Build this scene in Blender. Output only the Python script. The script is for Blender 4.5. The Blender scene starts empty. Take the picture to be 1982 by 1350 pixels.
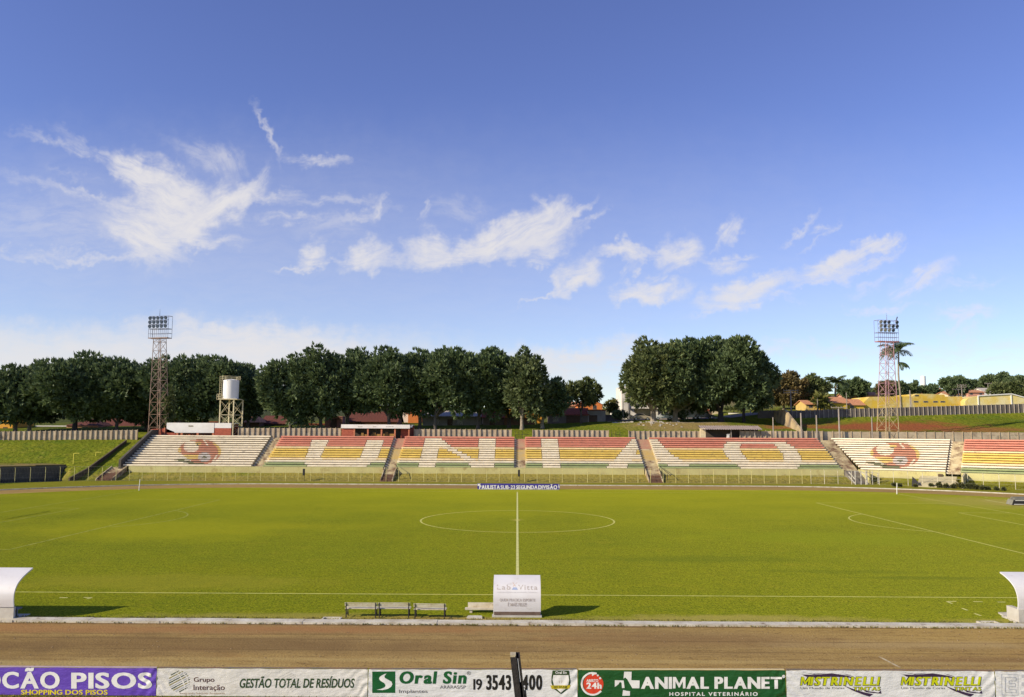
import bpy, bmesh, math, random
import numpy as np
from mathutils import Vector, Matrix, noise as mnoise

# ------------------------------------------------------------------ camera, world, sun, exposure
scene = bpy.context.scene
C = scene.collection
R = math.radians
CAM_H, FPX, TILT, ROLL, YAW = 8.589, 1554.6, .1005, .0044, .0068   # solved from the pitch markings
W0, H0 = 1982, 1350

cam = bpy.data.cameras.new('camera')
cam_o = bpy.data.objects.new('camera', cam)
C.objects.link(cam_o)
cam.sensor_fit = 'HORIZONTAL'
cam.sensor_width = 36
cam.lens = 36 * FPX / W0
cam.clip_start = .1
cam.clip_end = 5000
_r = Vector((math.cos(YAW), math.sin(YAW), 0))
_f0 = Vector((-math.sin(YAW), math.cos(YAW), 0))
_d = _f0 * math.cos(TILT) + Vector((0, 0, math.sin(TILT)))
_u = -_f0 * math.sin(TILT) + Vector((0, 0, math.cos(TILT)))
_R = _r * math.cos(ROLL) + _u * math.sin(ROLL)
_U = _u * math.cos(ROLL) - _r * math.sin(ROLL)
m3 = Matrix((_R, _U, -_d)).transposed()
cam_o.matrix_world = Matrix.Translation((0, 0, CAM_H)) @ m3.to_4x4()
scene.camera = cam_o

SUN_AZ, SUN_EL = R(26), R(27)       # azimuth measured behind the camera from the -x axis
to_sun = Vector((-math.cos(SUN_AZ) * math.cos(SUN_EL), -math.sin(SUN_AZ) * math.cos(SUN_EL), math.sin(SUN_EL)))
sun = bpy.data.lights.new('sun', 'SUN')
sun.energy = 4.9
sun.angle = R(.5)
sun.color = (1, .89, .70)
sun_o = bpy.data.objects.new('sun', sun)
C.objects.link(sun_o)
sun_o.rotation_euler = (-to_sun).to_track_quat('-Z', 'Y').to_euler()
sun_o.location = (-60, -40, 60)

scene.view_settings.view_transform = 'Standard'
scene.view_settings.look = 'None'
scene.view_settings.exposure = .32
scene.view_settings.gamma = 1


def ray(px, py):
    """World direction through a point of the 1982 x 1350 photograph."""
    x, y = px - W0 / 2, py - H0 / 2
    return (_d * FPX + _R * x - _U * y)


def P(px, py, Y):
    """World point on that ray at distance Y along the pitch's short axis."""
    v = ray(px, py)
    return v * (Y / v.y) + Vector((0, 0, CAM_H))


def G(px, py, z=0.):
    v = ray(px, py)
    return v * ((z - CAM_H) / v.z) + Vector((0, 0, CAM_H))


def proj(p):
    v = Vector(p) - Vector((0, 0, CAM_H))
    d = v.dot(_d)
    return W0 / 2 + FPX * v.dot(_R) / d, H0 / 2 - FPX * v.dot(_U) / d


def build_world():
    w = bpy.data.worlds.new('World')
    scene.world = w
    w.use_nodes = True
    nt = w.node_tree
    N, L = nt.nodes, nt.links
    N.clear()
    out = N.new('ShaderNodeOutputWorld')
    bg = N.new('ShaderNodeBackground')
    L.new(bg.outputs[0], out.inputs[0])
    sky = N.new('ShaderNodeTexSky')
    sky.sky_type = 'NISHITA'
    sky.sun_disc = False
    sky.sun_elevation = SUN_EL
    sky.sun_rotation = math.atan2(to_sun.x, to_sun.y)
    sky.altitude = 600
    sky.air_density = 1.0
    sky.dust_density = .2
    sky.ozone_density = 4
    hs = N.new('ShaderNodeHueSaturation')
    hs.inputs['Hue'].default_value = SKY_HUE
    hs.inputs['Saturation'].default_value = SKY_SAT
    hs.inputs['Value'].default_value = SKY_VAL
    L.new(sky.outputs[0], hs.inputs['Color'])
    bg.inputs['Strength'].default_value = .13

    tc = N.new('ShaderNodeTexCoord')
    sep = N.new('ShaderNodeSeparateXYZ')
    L.new(tc.outputs['Generated'], sep.inputs[0])

    def math_(op, a, b=None, c=None, clamp=False):
        n = N.new('ShaderNodeMath')
        n.operation = op
        n.use_clamp = clamp
        for i, v in enumerate((a, b, c)):
            if v is None:
                continue
            if isinstance(v, (int, float)):
                n.inputs[i].default_value = v
            else:
                L.new(v, n.inputs[i])
        return n.outputs[0]
    # clouds sit in the northern half of the sky dome: u = x/y, v = z/y on the dome directions
    ay = math_('MAXIMUM', sep.outputs[1], .02)
    u = math_('DIVIDE', sep.outputs[0], ay)
    v = math_('DIVIDE', sep.outputs[2], ay)
    comb = N.new('ShaderNodeCombineXYZ')
    L.new(u, comb.inputs[0])
    L.new(v, comb.inputs[1])
    uv = comb.outputs[0]

    def vmath(op, a, b):
        n = N.new('ShaderNodeVectorMath')
        n.operation = op
        for i, x in enumerate((a, b)):
            if isinstance(x, tuple):
                n.inputs[i].default_value = x
            else:
                L.new(x, n.inputs[i])
        return n

    def noise(vec, scale, detail, rough=.6):
        n = N.new('ShaderNodeTexNoise')
        n.noise_dimensions = '2D'
        n.inputs['Scale'].default_value = scale
        n.inputs['Detail'].default_value = detail
        n.inputs['Roughness'].default_value = rough
        L.new(vec, n.inputs['Vector'])
        return n
    w1 = vmath('SUBTRACT', noise(uv, 9, 2).outputs['Color'], (.5, .5, .5))
    w1 = vmath('MULTIPLY', w1.outputs[0], (.036, .036, 0))
    w2 = vmath('SUBTRACT', noise(uv, 38, 3).outputs['Color'], (.5, .5, .5))
    w2 = vmath('MULTIPLY', w2.outputs[0], (.036, .036, 0))
    wuv = vmath('ADD', vmath('ADD', uv, w1.outputs[0]).outputs[0], w2.outputs[0]).outputs[0]

    def mapping(vec, loc, rot, scl):
        m = N.new('ShaderNodeMapping')
        m.vector_type = 'TEXTURE'
        m.inputs['Location'].default_value = (*loc, 0)
        m.inputs['Rotation'].default_value = (0, 0, rot)
        m.inputs['Scale'].default_value = (*scl, 1)
        L.new(vec, m.inputs['Vector'])
        return m.outputs[0]
    half = vmath('ADD', uv, w1.outputs[0]).outputs[0]
    fibers = {}
    for a in (-60, -25, 0, 25, 50):
        f = noise(mapping(half, (.37 * a, 0), R(a), (.050, .013)), 1., 9, .68).outputs['Fac']
        mr = N.new('ShaderNodeMapRange')
        mr.interpolation_type = 'SMOOTHSTEP'
        mr.inputs[1].default_value = .30
        mr.inputs[2].default_value = .68
        L.new(f, mr.inputs[0])
        fibers[a] = mr.outputs[0]
    total = None
    shared = {}
    for (cx, cy, rx, ry, ang, s) in CLOUDS:
        d = ray(cx, cy)
        loc = (d.x / d.y, d.z / d.y)
        k = 1 / FPX / (d.y / d.length) * .98
        src = wuv
        if total is not None:                               # evaluated one after the other, to stay within the shader stack
            ma = N.new('ShaderNodeVectorMath')
            ma.operation = 'MULTIPLY_ADD'
            L.new(total, ma.inputs[0])
            ma.inputs[1].default_value = (1e-7, 1e-7, 0)
            L.new(wuv, ma.inputs[2])
            src = ma.outputs[0]
        loc3 = mapping(src, loc, R(ang), (rx * k * 1.72, ry * k * 1.9))
        ln = N.new('ShaderNodeVectorMath')
        ln.operation = 'LENGTH'
        L.new(loc3, ln.inputs[0])
        mr = N.new('ShaderNodeMapRange')
        mr.interpolation_type = 'SMOOTHSTEP'
        mr.inputs[1].default_value = 1.
        mr.inputs[2].default_value = -.1
        mr.inputs[3].default_value = 0
        mr.inputs[4].default_value = s * (1.9 if s > .7 else 1.4)
        L.new(ln.outputs['Value'], mr.inputs[0])
        near = min(fibers, key=lambda a: abs(a - ang))
        soft = (.34 if s > .7 else .16) if max(rx, ry) < 200 else (.7 if max(rx, ry) < 1000 else .85)
        if (near, soft) not in shared:
            shared[near, soft] = math_('MULTIPLY_ADD', fibers[near], 1 - soft, soft)
        fb = shared[near, soft]
        fac = math_('MULTIPLY', mr.outputs[0], fb)
        total = fac if total is None else math_('ADD', total, fac)
    north = N.new('ShaderNodeMapRange')
    north.inputs[1].default_value = .1
    north.inputs[2].default_value = .3
    L.new(sep.outputs[1], north.inputs[0])
    total = math_('MULTIPLY', total, north.outputs[0])
    total = math_('SUBTRACT', 1., math_('EXPONENT', math_('MULTIPLY', total, -1.15)))
    total = math_('MINIMUM', total, .95)
    mix = N.new('ShaderNodeMix')
    mix.data_type = 'RGBA'
    L.new(total, mix.inputs['Factor'])
    L.new(hs.outputs[0], mix.inputs['A'])
    mix.inputs['B'].default_value = CLOUD_COL
    L.new(mix.outputs['Result'], bg.inputs['Color'])
    w.cycles.sampling_method = 'MANUAL'
    w.cycles.sample_map_resolution = 512


SKY_HUE, SKY_SAT, SKY_VAL = .524, 1.04, 1.02
CLOUD_COL = (4.95, 4.8, 4.85, 1)
CLOUDS = [  # centre x, y, half axes, tilt (up to the right is positive), strength
    (262, 322, 40, 16, -28, .75), (300, 352, 62, 28, -38, .95), (345, 392, 66, 36, -40, 1.), (300, 412, 66, 16, -12, .85), (262, 440, 42, 24, -20, .9),
    (292, 476, 46, 32, -30, 1.), (350, 462, 40, 18, 10, .8), (390, 428, 46, 18, 30, .85), (430, 402, 40, 26, 20, .95), (410, 470, 52, 12, -4, .7),
    (470, 385, 46, 14, 30, .72), (505, 352, 32, 12, 62, .5), (530, 378, 46, 8, 6, .55), (432, 322, 34, 22, -50, .42), (380, 300, 46, 16, -30, .3),
    (100, 275, 60, 7, -14, .30), (190, 300, 80, 9, -30, .36), (90, 362, 110, 8, -18, .22), (170, 382, 46, 6, -18, .40), (140, 345, 40, 5, -18, .2),
    (110, 430, 190, 30, -4, .16), (150, 500, 150, 5, -2, .42), (90, 485, 110, 5, 2, .25), (522, 258, 52, 6, -60, .50), (505, 225, 24, 5, -70, .30),
    (618, 314, 46, 8, -10, .62), (560, 425, 56, 9, 4, .48), (640, 392, 90, 8, -2, .32), (690, 420, 60, 8, 16, .36), (722, 405, 20, 8, 80, .55),
    (640, 440, 60, 18, 0, .16), (816, 415, 18, 7, 82, .6), (890, 405, 60, 16, 0, .2), (606, 490, 26, 18, 12, 1.), (576, 520, 46, 5, 12, .62), (640, 505, 26, 5, -6, .5),
    (712, 484, 32, 18, 20, .9), (686, 508, 26, 14, 20, .72), (725, 520, 18, 9, 80, .6), (760, 498, 40, 14, 0, .5), (822, 478, 30, 22, -20, .9), (850, 502, 40, 14, 10, .75),
    (905, 490, 42, 22, 12, .95), (948, 462, 32, 26, 20, 1.), (985, 452, 42, 22, 20, .9), (1040, 452, 52, 34, 30, 1.05), (1072, 415, 26, 22, 66, .75), (1050, 400, 26, 9, -60, .5),
    (1108, 412, 36, 8, 46, .6), (1140, 428, 34, 6, 26, .45), (1010, 488, 52, 12, 8, .6), (1118, 520, 34, 22, 18, 1.), (1096, 548, 36, 10, 36, .72), (1142, 530, 20, 16, 40, .7),
    (1062, 552, 22, 11, 52, .85), (1036, 578, 34, 4, 32, .62), (1040, 512, 26, 7, 8, .5), (1196, 474, 40, 10, 12, .8), (1232, 482, 26, 15, -28, .92), (1240, 512, 30, 7, 52, .62),
    (1318, 490, 32, 22, 20, .95), (1298, 520, 42, 7, 34, .62), (1275, 492, 26, 9, 0, .4), (1400, 500, 36, 8, 12, .66), (1412, 520, 30, 10, 6, .6), (1440, 492, 22, 6, -10, .3),
    (1410, 440, 22, 13, 58, .72), (1392, 462, 20, 5, 52, .32), (1236, 572, 34, 17, -6, .95), (1285, 566, 44, 16, 14, .92), (1212, 588, 20, 5, 26, .5),
    (1428, 578, 52, 20, 8, .9), (1485, 552, 40, 15, 20, .9), (1400, 602, 46, 5, 20, .5), (1505, 578, 40, 7, 4, .5), (1548, 438, 34, 6, 50, .6), (1592, 436, 20, 7, 10, .45), (1580, 462, 40, 4, 40, .3),
    (1600, 522, 50, 16, 12, .85), (1650, 492, 52, 12, 24, .78), (1708, 472, 34, 10, 20, .72), (1690, 505, 46, 7, 20, .55), (1600, 545, 50, 5, 14, .36), (1690, 548, 34, 8, 22, .36),
    (1760, 562, 26, 14, 34, .6), (1800, 534, 38, 13, 24, .66), (1872, 550, 46, 8, 10, .28), (1706, 598, 56, 6, -2, .5), (1866, 610, 44, 12, 4, .7), (1856, 635, 24, 7, 46, .5), (1872, 660, 20, 10, 60, .3),
    (130, 695, 560, 42, 0, .95), (500, 668, 190, 34, -6, .85), (430, 638, 60, 8, -14, .5), (1120, 690, 140, 22, 4, .8), (1000, 725, 220, 34, 0, .5), (1560, 680, 150, 12, 2, .5), (1900, 690, 170, 26, 0, .3),
    (900, 590, 1600, 240, 0, .17), (150, 440, 520, 130, 0, .12), (620, 790, 900, 60, 0, .35)]
build_world()


# ------------------------------------------------------------------ helpers
def tag(o, label=None, cat=None, group=None, kind=None):
    kind = kind or ('thing' if cat else None)
    for k, v in (('label', label), ('category', cat), ('group', group), ('kind', kind)):
        if v:
            o[k] = v
    return o


def thing(name, loc, label, cat, group=None, rz=0.):
    o = bpy.data.objects.new(name, None)
    C.objects.link(o)
    o.empty_display_size = .3
    o.location = loc
    o.rotation_euler = (0, 0, rz)
    return tag(o, label, cat, group)


def wloc(o):
    v = Vector((0, 0, 0))
    while o is not None:
        v += Vector(o.location)
        o = o.parent
    return v


class MB:
    """Collects shapes and links them as ONE mesh object."""
    def __init__(self):
        self.v, self.f, self.m = [], [], []

    def add(self, vs, fs, mi=0):
        b = len(self.v)
        self.v += [tuple(p) for p in vs]
        self.f += [tuple(i + b for i in f) for f in fs]
        self.m += [mi] * len(fs)
        return self

    def hexa(self, p, mi=0):
        return self.add(p, [(0, 3, 2, 1), (4, 5, 6, 7), (0, 1, 5, 4), (1, 2, 6, 5), (2, 3, 7, 6), (3, 0, 4, 7)], mi)

    def box(self, x0, x1, y0, y1, z0, z1, mi=0):
        return self.hexa([(x0, y0, z0), (x1, y0, z0), (x1, y1, z0), (x0, y1, z0), (x0, y0, z1), (x1, y0, z1), (x1, y1, z1), (x0, y1, z1)], mi)

    def bar(self, a, b, w, h=None, mi=0):
        """Rectangular bar from a to b."""
        h = h or w
        a, b = Vector(a), Vector(b)
        d = (b - a).normalized()
        s = d.cross(Vector((0, 0, 1)))
        s = Vector((1, 0, 0)) if s.length < 1e-4 else s.normalized()
        t = s.cross(d)
        s, t = s * w / 2, t * h / 2
        return self.hexa([a - s - t, a + s - t, a + s + t, a - s + t, b - s - t, b + s - t, b + s + t, b - s + t], mi)

    def tube(self, pts, rads, n=8, mi=0, cap=True):
        pts = [Vector(p) for p in pts]
        if not isinstance(rads, (list, tuple)):
            rads = [rads] * len(pts)
        vs, fs = [], []
        ref = Vector((.31, .95, .02))
        for i, p in enumerate(pts):
            d = (pts[min(i + 1, len(pts) - 1)] - pts[max(i - 1, 0)]).normalized()
            s = d.cross(ref)
            s = d.cross(Vector((1, 0, 0))) if s.length < .05 else s
            s.normalize()
            t = d.cross(s)
            for k in range(n):
                a = 2 * math.pi * k / n
                vs.append(p + (s * math.cos(a) + t * math.sin(a)) * rads[i])
        for i in range(len(pts) - 1):
            for k in range(n):
                k2 = (k + 1) % n
                fs.append((i * n + k, i * n + k2, (i + 1) * n + k2, (i + 1) * n + k))
        if cap:
            fs.append(tuple(range(n))[::-1])
            fs.append(tuple((len(pts) - 1) * n + k for k in range(n)))
        return self.add(vs, fs, mi)

    def lathe(self, c, prof, n=24, mi=0):
        """prof: (radius, z) pairs, about the vertical axis through c."""
        vs, fs = [], []
        for r, z in prof:
            for k in range(n):
                a = 2 * math.pi * k / n
                vs.append((c[0] + r * math.cos(a), c[1] + r * math.sin(a), c[2] + z))
        for i in range(len(prof) - 1):
            for k in range(n):
                k2 = (k + 1) % n
                fs.append((i * n + k, i * n + k2, (i + 1) * n + k2, (i + 1) * n + k))
        fs.append(tuple(range(n))[::-1])
        fs.append(tuple((len(prof) - 1) * n + k for k in range(n)))
        return self.add(vs, fs, mi)

    def prism(self, poly, d, mi=0):
        """A planar polygon pushed along the vector d."""
        n = len(poly)
        d = Vector(d)
        a = [Vector(p) for p in poly]
        return self.add(a + [p + d for p in a], [tuple(range(n)), tuple(range(2 * n - 1, n - 1, -1))] +
                        [(i, i + n, (i + 1) % n + n, (i + 1) % n) for i in range(n)], mi)

    def build(self, name, mats, parent=None, smooth=False, kind=None, world=True):
        if not isinstance(mats, (list, tuple)):
            mats = [mats]
        off = wloc(parent) if (parent is not None and world) else Vector((0, 0, 0))
        me = bpy.data.meshes.new(name)
        vs = np.array([tuple(p) for p in self.v], float).reshape(-1, 3) - np.array(off)
        me.from_pydata(vs.tolist(), [], self.f)
        for m in mats:
            me.materials.append(m)
        if len(mats) > 1:
            me.polygons.foreach_set('material_index', self.m)
        bm = bmesh.new()
        bm.from_mesh(me)
        bmesh.ops.recalc_face_normals(bm, faces=bm.faces)
        bm.to_mesh(me)
        bm.free()
        if smooth:
            me.polygons.foreach_set('use_smooth', [True] * len(me.polygons))
            me.set_sharp_from_angle(angle=R(40))
        me.update()
        o = bpy.data.objects.new(name, me)
        C.objects.link(o)
        if parent is not None:
            o.parent = parent
        if kind:
            o['kind'] = kind
        return o


def copy_tree(o, parent=None):
    c = o.copy()
    for k in ('label',):
        pass
    C.objects.link(c)
    c.parent = parent
    for ch in list(o.children):
        copy_tree(ch, c)
    return c


def lin(r, g, b):
    """sRGB 0-255 to linear."""
    f = lambda c: (c / 255 / 12.92) if c <= 10 else ((c / 255 + .055) / 1.055) ** 2.4
    return (f(r), f(g), f(b))


def mat(name, col, col2=None, scale=1., amount=1., rough=.85, bump=0., bscale=None, stretch=(1, 1, 1), col3=None, scale3=.2, edge=(.35, .65),
        metal=0., spec=.3, detail=5, trans=0., edge3=(.45, .62)):
    m = bpy.data.materials.new(name)
    m.use_nodes = True
    nt = m.node_tree
    N, L = nt.nodes, nt.links
    b = N['Principled BSDF']
    b.inputs['Roughness'].default_value = rough
    b.inputs['Metallic'].default_value = metal
    b.inputs['Specular IOR Level'].default_value = spec
    geo = N.new('ShaderNodeNewGeometry')
    mp = N.new('ShaderNodeMapping')
    mp.inputs['Scale'].default_value = stretch
    L.new(geo.outputs['Position'], mp.inputs[0])

    def noise(s, det=detail):
        n = N.new('ShaderNodeTexNoise')
        n.inputs['Scale'].default_value = s
        n.inputs['Detail'].default_value = det
        n.inputs['Roughness'].default_value = .62
        L.new(mp.outputs[0], n.inputs['Vector'])
        return n.outputs['Fac']

    def ramp(fac, lo, hi):
        r = N.new('ShaderNodeMapRange')
        r.inputs[1].default_value = lo
        r.inputs[2].default_value = hi
        L.new(fac, r.inputs[0])
        return r.outputs[0]

    def mix(fac, a, c):
        x = N.new('ShaderNodeMix')
        x.data_type = 'RGBA'
        L.new(fac, x.inputs['Factor'])
        for s, k in ((a, 'A'), (c, 'B')):
            if isinstance(s, tuple):
                x.inputs[k].default_value = (*s[:3], 1)
            else:
                L.new(s, x.inputs[k])
        return x.outputs['Result']
    colour = None
    if col2 is None:
        col2 = tuple(c * .86 for c in col)
    colour = mix(ramp(noise(scale), *edge), col, col2)
    if col3 is not None:
        colour = mix(ramp(noise(scale3, 4), *edge3), colour, col3)
    L.new(colour, b.inputs['Base Color'])
    if bump:
        bn = N.new('ShaderNodeBump')
        bn.inputs['Strength'].default_value = bump
        bn.inputs['Distance'].default_value = .05
        L.new(noise(bscale or scale * 4), bn.inputs['Height'])
        L.new(bn.outputs[0], b.inputs['Normal'])
    if trans:
        b.inputs['Transmission Weight'].default_value = trans
    return m


def field_material(name, layers, base, rough=.95, bump=.3, bscale=9., extra=None, sheen=None, bdist=.06):
    """Ground: layers of (colour, noise scale, stretch, lo, hi, strength) laid over a base colour by world position."""
    m = bpy.data.materials.new(name)
    m.use_nodes = True
    nt = m.node_tree
    N, L = nt.nodes, nt.links
    b = N['Principled BSDF']
    b.inputs['Roughness'].default_value = rough
    b.inputs['Specular IOR Level'].default_value = .02
    if sheen:
        b.inputs['Sheen Weight'].default_value = sheen[0]
        b.inputs['Sheen Roughness'].default_value = sheen[1]
        b.inputs['Sheen Tint'].default_value = (*sheen[2], 1)
    geo = N.new('ShaderNodeNewGeometry')
    rgb = N.new('ShaderNodeRGB')
    rgb.outputs[0].default_value = (*base, 1)
    cur = rgb.outputs[0]
    for i, (c, s, st, lo, hi, k) in enumerate(layers):
        mp = N.new('ShaderNodeMapping')
        mp.inputs['Scale'].default_value = st
        mp.inputs['Location'].default_value = (17.3 * i, 5.1 * i, 0)
        L.new(geo.outputs['Position'], mp.inputs[0])
        n = N.new('ShaderNodeTexNoise')
        n.inputs['Scale'].default_value = s
        n.inputs['Detail'].default_value = 5
        n.inputs['Roughness'].default_value = .6
        L.new(mp.outputs[0], n.inputs['Vector'])
        r = N.new('ShaderNodeMapRange')
        r.inputs[1].default_value = lo
        r.inputs[2].default_value = hi
        r.inputs[4].default_value = k
        L.new(n.outputs['Fac'], r.inputs[0])
        x = N.new('ShaderNodeMix')
        x.data_type = 'RGBA'
        L.new(r.outputs[0], x.inputs['Factor'])
        L.new(cur, x.inputs['A'])
        x.inputs['B'].default_value = (*c, 1)
        cur = x.outputs['Result']
    if extra:
        cur = extra(N, L, geo, cur)
    L.new(cur, b.inputs['Base Color'])
    n = N.new('ShaderNodeTexNoise')
    n.inputs['Scale'].default_value = bscale
    n.inputs['Detail'].default_value = 4
    L.new(geo.outputs['Position'], n.inputs['Vector'])
    bn = N.new('ShaderNodeBump')
    bn.inputs['Strength'].default_value = bump
    bn.inputs['Distance'].default_value = bdist
    L.new(n.outputs['Fac'], bn.inputs['Height'])
    L.new(bn.outputs[0], b.inputs['Normal'])
    return m


def place_blob(N, L, geo, cur, x, y, rx, ry, colour, k=1., edge=.55, nscale=.35):
    """Mix a colour in over a ragged oval patch of ground at a fixed place."""
    mp = N.new('ShaderNodeMapping')
    mp.vector_type = 'TEXTURE'
    mp.inputs['Location'].default_value = (x, y, 0)
    mp.inputs['Scale'].default_value = (rx, ry, 1e5)
    L.new(geo.outputs['Position'], mp.inputs[0])
    ln = N.new('ShaderNodeVectorMath')
    ln.operation = 'LENGTH'
    L.new(mp.outputs[0], ln.inputs[0])
    n = N.new('ShaderNodeTexNoise')
    n.inputs['Scale'].default_value = nscale
    n.inputs['Detail'].default_value = 6
    L.new(geo.outputs['Position'], n.inputs['Vector'])
    a = N.new('ShaderNodeMath')
    a.operation = 'MULTIPLY_ADD'
    L.new(n.outputs['Fac'], a.inputs[0])
    a.inputs[1].default_value = 1.3
    L.new(ln.outputs['Value'], a.inputs[2])
    r = N.new('ShaderNodeMapRange')
    r.inputs[1].default_value = 1.75
    r.inputs[2].default_value = 1.75 - edge
    r.inputs[4].default_value = k
    L.new(a.outputs[0], r.inputs[0])
    x_ = N.new('ShaderNodeMix')
    x_.data_type = 'RGBA'
    L.new(r.outputs[0], x_.inputs['Factor'])
    L.new(cur, x_.inputs['A'])
    x_.inputs['B'].default_value = (*colour, 1)
    return x_.outputs['Result']


def leaf_material(name, a, b_, rough=.55, scale=.35, trans=.25):
    m = bpy.data.materials.new(name)
    m.use_nodes = True
    nt = m.node_tree
    N, L = nt.nodes, nt.links
    p = N['Principled BSDF']
    p.inputs['Roughness'].default_value = rough
    p.inputs['Specular IOR Level'].default_value = .35
    geo = N.new('ShaderNodeNewGeometry')
    n = N.new('ShaderNodeTexNoise')
    n.inputs['Scale'].default_value = scale
    n.inputs['Detail'].default_value = 3
    L.new(geo.outputs['Position'], n.inputs['Vector'])
    ad = N.new('ShaderNodeMath')
    ad.operation = 'MULTIPLY_ADD'
    L.new(geo.outputs['Random Per Island'], ad.inputs[0])
    ad.inputs[1].default_value = .38
    sc = N.new('ShaderNodeMapRange')
    sc.inputs[1].default_value = .3
    sc.inputs[2].default_value = .7
    sc.inputs[3].default_value = 0
    sc.inputs[4].default_value = .62
    L.new(n.outputs['Fac'], sc.inputs[0])
    L.new(sc.outputs[0], ad.inputs[2])
    x = N.new('ShaderNodeMix')
    x.data_type = 'RGBA'
    L.new(ad.outputs[0], x.inputs['Factor'])
    x.inputs['A'].default_value = (*a, 1)
    x.inputs['B'].default_value = (*b_, 1)
    L.new(x.outputs['Result'], p.inputs['Base Color'])
    t = N.new('ShaderNodeBsdfTranslucent')
    L.new(x.outputs['Result'], t.inputs['Color'])
    ms = N.new('ShaderNodeMixShader')
    ms.inputs[0].default_value = trans
    L.new(p.outputs[0], ms.inputs[1])
    L.new(t.outputs[0], ms.inputs[2])
    L.new(ms.outputs[0], N['Material Output'].inputs['Surface'])
    return m


def text_mesh(body, bold=0., shear=0., space=1.):
    cu = bpy.data.curves.new('lettering', 'FONT')
    cu.body = body
    cu.offset = bold
    cu.shear = shear
    cu.space_character = space
    cu.align_x = 'LEFT'
    cu.resolution_u = 4
    ob = bpy.data.objects.new('lettering', cu)
    C.objects.link(ob)
    bpy.context.view_layer.update()
    me = bpy.data.meshes.new_from_object(ob.evaluated_get(bpy.context.evaluated_depsgraph_get()))
    bpy.data.objects.remove(ob)
    bpy.data.curves.remove(cu)
    n = len(me.vertices)
    co = np.empty(n * 3)
    me.vertices.foreach_get('co', co)
    return me, co.reshape(-1, 3)


def subdivide_long(me, limit):
    """Cuts a flat printed mesh so that it can follow a creased surface."""
    bm = bmesh.new()
    bm.from_mesh(me)
    bmesh.ops.triangulate(bm, faces=bm.faces)
    for _ in range(5):
        long_ = [e for e in bm.edges if e.calc_length() > limit]
        if not long_:
            break
        bmesh.ops.subdivide_edges(bm, edges=long_, cuts=1)
        bmesh.ops.triangulate(bm, faces=[f for f in bm.faces if len(f.verts) > 3])
    bm.to_mesh(me)
    bm.free()


def lettering(body, m, parent, box, fn, bold=0., shear=0., space=1., name='lettering', fine=0, heavy=0.):
    """Text stretched into box = (u0, u1, v0, v1); fn(u, v) gives the world point of the surface it is printed on."""
    if not heavy:
        me, co = text_mesh(body, bold, shear, space)
    else:                                                    # heavy letters: glyph by glyph, thickened sideways, the M kept open
        bm = bmesh.new()
        pen = 0.
        for ch in body:
            if ch == ' ':
                pen += .30
                continue
            if ch == 'M':                                    # drawn open, as a wide heavy M
                h, w, s = .70, .78 + heavy, .11 + bold + heavy
                pts = [(0, 0), (0, h), (s * 1.15, h), (w / 2, h * .42), (w - s * 1.15, h), (w, h), (w, 0), (w - s, 0), (w - s, h * .62), (w / 2 + .03, h * .08), (w / 2 - .03, h * .08), (s, h * .62), (s, 0)]
                vs = [bm.verts.new((x + pen + y * shear, y, 0)) for x, y in pts]
                bm.faces.new(vs)
                pen += w + .055 * space - shear * .12
                continue
            gm, gc = text_mesh(ch, bold, shear)
            l0, l1 = gc[:, 0].min(), gc[:, 0].max()
            wide = {'M': 1.45, 'N': 1.12, 'W': 1.4, 'I': 1., 'i': 1., 'l': 1., '1': 1.}.get(ch, 1.06)
            for i, dx in enumerate((0, -heavy, heavy)):
                gm.vertices.foreach_set('co', np.stack([(gc[:, 0] - l0) * wide + pen + dx + heavy, gc[:, 1], gc[:, 2] * 0 + i], 1).ravel())
                bm.from_mesh(gm)
            pen += (l1 - l0) * wide + 2 * heavy + .055 * space - shear * .12
            bpy.data.meshes.remove(gm)
        me = bpy.data.meshes.new(name)
        bm.to_mesh(me)
        bm.free()
        co = np.empty(len(me.vertices) * 3)
        me.vertices.foreach_get('co', co)
        co = co.reshape(-1, 3)
    lo, hi = co.min(0), co.max(0)
    if fine:
        subdivide_long(me, (hi[0] - lo[0]) / fine)
        co = np.empty(len(me.vertices) * 3)
        me.vertices.foreach_get('co', co)
        co = co.reshape(-1, 3)
    s = (co - lo) / np.maximum(hi - lo, 1e-6)
    s[:, 2] = np.round(co[:, 2] - lo[2])
    off = wloc(parent)
    pts = [tuple(Vector(fn(box[0] + (box[1] - box[0]) * a, box[2] + (box[3] - box[2]) * b)) - off - Vector((0, .0004 * k, 0))) for a, b, k in s]
    me.vertices.foreach_set('co', np.array(pts).ravel())
    me.materials.clear()
    me.materials.append(m)
    me.name = name
    me.update()
    o = bpy.data.objects.new(name, me)
    C.objects.link(o)
    o.parent = parent
    return o


def poly_part(name, polys, m, parent, fn, fine=0):
    """Flat printed shapes: lists of (u, v) points put on a surface by fn."""
    b = MB()
    for p in polys:
        b.add([(u, v, 0) for u, v in p], [tuple(range(len(p)))])
    o = b.build(name, m, parent, world=False)
    me = o.data
    if fine:
        subdivide_long(me, fine)
    off = wloc(parent)
    pts = [tuple(Vector(fn(v.co.x, v.co.y)) - off) for v in me.vertices]
    me.vertices.foreach_set('co', np.array(pts).ravel())
    me.update()
    return o


def inside(p, poly):
    x, y = p
    r = False
    j = len(poly) - 1
    for i in range(len(poly)):
        xi, yi = poly[i]
        xj, yj = poly[j]
        if (yi > y) != (yj > y) and x < (xj - xi) * (y - yi) / (yj - yi) + xi:
            r = not r
        j = i
    return r


def interp(x, pts):
    return float(np.interp(x, [p[0] for p in pts], [p[1] for p in pts]))

# ------------------------------------------------------------------ ground, pitch, track
XC, YC, PW, PL = .056, 77.74, 69.49, 104.73          # pitch centre and size
YN, YF = YC - PW / 2, YC + PW / 2
HX = 36.                                             # straights run from -36 to 36


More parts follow.
